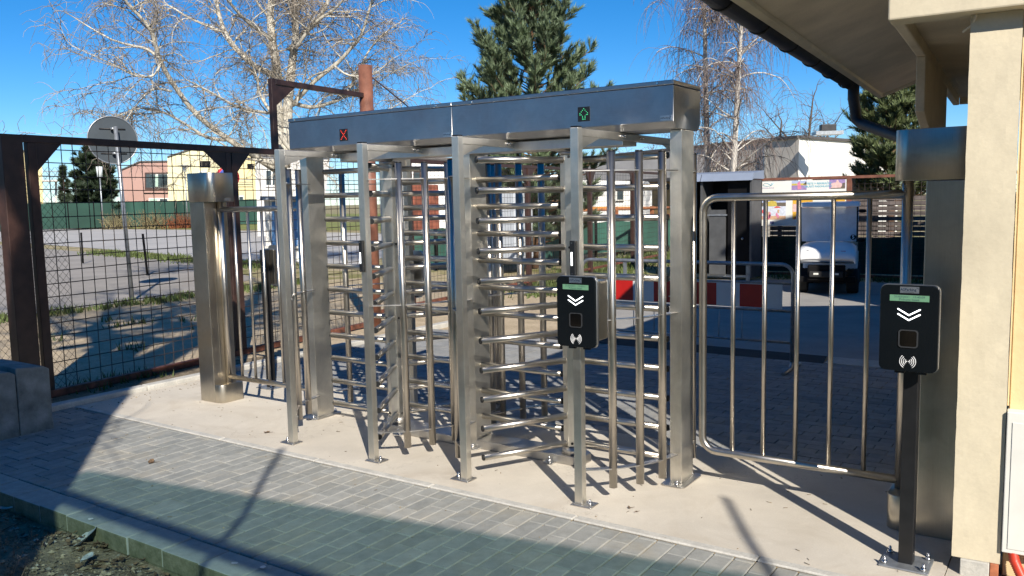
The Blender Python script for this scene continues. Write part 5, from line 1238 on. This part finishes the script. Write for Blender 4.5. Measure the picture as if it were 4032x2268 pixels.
for z in (.20, -.24): build(MB().cyl(cS-hx*.22+Vector((0, 0, z))-vdir*.045, cS+hx*.22+Vector((0, 0, z))-vdir*.045, .012, 6), 'bracket', M['gutter'], parent=SG); build(MB().cyl(cS+Vector((0, 0, z-.02)), cS+Vector((0, 0, z+.02)), .046, 12), 'clamp', M['galv'], parent=SG)
cN = at(573, 446, 24); SN = thing('road_sign', 'no-stopping sign with red rim and blue face half hidden by the left gate pedestal', 'sign', (cN.x, cN.y, 0))
vd = (CAM-cN); vd.z = 0; vd.normalize(); build(MB().cyl(cN, cN-vd*.01, .30, 32), 'disc', pm('sign_red', (.62, .02, .03), .4), parent=SN); build(MB().cyl(cN+vd*.002, cN+vd*.006, .235, 32), 'face', pm('sign_blue', (.03, .08, .45), .4), parent=SN)
hx = Vector((-vd.y, vd.x, 0)); build(MB().obox(cN+vd*.009, (.05, .006, .46), math.atan2(vd.x, -vd.y), 0, 0, rad(45)), 'bar', pm('sign_red2', (.62, .02, .03), .4), parent=SN)
build(MB().cyl((cN.x-vd.x*.05, cN.y-vd.y*.05, 0), (cN.x-vd.x*.05, cN.y-vd.y*.05, cN.z+.3), .03, 8), 'pole', M['galv'], parent=SN)
def lamp(u, vt, vb, dist, label, disc):
    b = at(u, vb, dist); tp = at(u, vt, dist); T_ = thing('street_lamp', label, 'lamp', (b.x, b.y, 0), 'street lamps'); build(MB().cyl((b.x, b.y, 0), (b.x, b.y, tp.z), .06, 8, r2=.045), 'pole', M['galv'], parent=T_)
    if disc:
        mb = MB(); mb.cyl((b.x, b.y, tp.z+.45), (b.x, b.y, tp.z+.50), .65, 20, r2=.25); build(mb, 'shade', M['galv'], parent=T_); build(MB().cyl((b.x, b.y, tp.z), (b.x, b.y, tp.z+.45), .14, 10), 'lantern', M['wband'], parent=T_)
    else: build(MB().cyl((b.x, b.y, tp.z), (b.x, b.y, tp.z+.8), .20, 10, r2=.24), 'lantern', M['wband'], parent=T_)
lamp(260, 445, 568, 74, 'thin street lamp before the far green fence, left of the round sign', False); lamp(733, 486, 575, 52, 'street lamp with flat round hood behind the utility cabinet', True); lamp(470, 432, 520, 70, 'street lamp with flat hood in front of the yellow-green house', True)
# low roadside netting posts
for u, v0, v1, lab in ((205, 585, 662, 'short black post by the road, left of the sign pole'), (367, 588, 692, 'short leaning black post by the road, right of the sign pole')):
    b = gz(u+4, v1, 0); d = math.hypot(b.x-CAM.x, b.y-CAM.y); tp = at(u-(8 if u > 300 else 1), v0, d); build(MB().cyl((b.x, b.y, 0), tp, .032, 6), 'fence_post', M['dark'], base=(b.x, b.y, 0), label=lab, cat='post', group='short black roadside posts')
# grass tufts along the road edge and by the fence
mb = MB(); rg = random.Random(5)
def blades(x, y, n, h, sp, z=-.02):
    for k in range(n):
        a = rg.uniform(0, 2*PI); px, py = x+rg.gauss(0, sp), y+rg.gauss(0, sp); hh = h*rg.uniform(.5, 1.2); dx, dy = math.cos(a)*hh*.5, math.sin(a)*hh*.5; w_ = .006+.0006*math.hypot(px-CAM.x, py-CAM.y)
        mb.v += [(px-w_*math.sin(a), py+w_*math.cos(a), z), (px+w_*math.sin(a), py-w_*math.cos(a), z), (px+dx, py+dy, z+hh)]; i = len(mb.v); mb.f.append((i-3, i-2, i-1)); mb.m.append(0); mb.s.append(False)
for k in range(160): blades(-9.6+rg.gauss(0, .25), rg.uniform(1.5, 9), 14, .10, .10)
for k in range(45): blades(-3.35+rg.gauss(0, .12), rg.uniform(.0, 1.2), 6, .09, .06)
for k in range(420): f_ = rg.random(); blades(-3.6-1.4*f_+rg.gauss(0, .5)-.12*f_*8, 9+f_*11+rg.gauss(0, .5), 12, .13, .16)
for k in range(260): f_ = rg.random(); blades(-13-14*f_+rg.gauss(0, .3), 11.4+2.6*f_+rg.gauss(0, .25), 10, .14, .25)
for k in range(160): blades(rg.uniform(-1.3, 4.2), 13.6+rg.gauss(0, .18), 8, .08, .10, -.01)
for k in range(12): blades(rg.uniform(-8.5, -5), rg.uniform(1.5, 4.5), 14, .12, .08)
build(mb, 'grass', M['grass'], label='sparse green grass along the road and fence lines', cat='grass', kind='stuff')
# shrubs near the far screen
for u, v, d, h, c, lab in ((455, 575, 70, 1.3, (.30, .10, .04), 'rust-coloured shrub at the foot of the far green fence'), (385, 578, 72, 1.6, (.30, .24, .12), 'straw-coloured bare shrub before the far green fence'), (300, 578, 74, 1.5, (.32, .27, .14), 'pale dry shrub before the far green fence, beside the lamp')):
    b = at(u, v, d); rnd = random.Random(u); mb = MB()
    for k in range(160): tpv = wander(Vector((b.x+rnd.gauss(0, .5), b.y+rnd.gauss(0, .5), 0)), Vector((rnd.gauss(0, .5), rnd.gauss(0, .5), 1)), h*rnd.uniform(.5, 1.1), 4, rnd, .25, 0); mb.tube(tpv, [.03, .025, .02, .015, .01], 3, False)
    build(mb, 'shrub', pm('shrub_%d' % u, c, .9, var=.2, island=.4), base=(b.x, b.y, 0), label=lab, cat='shrub', group='shrubs at the far fence')
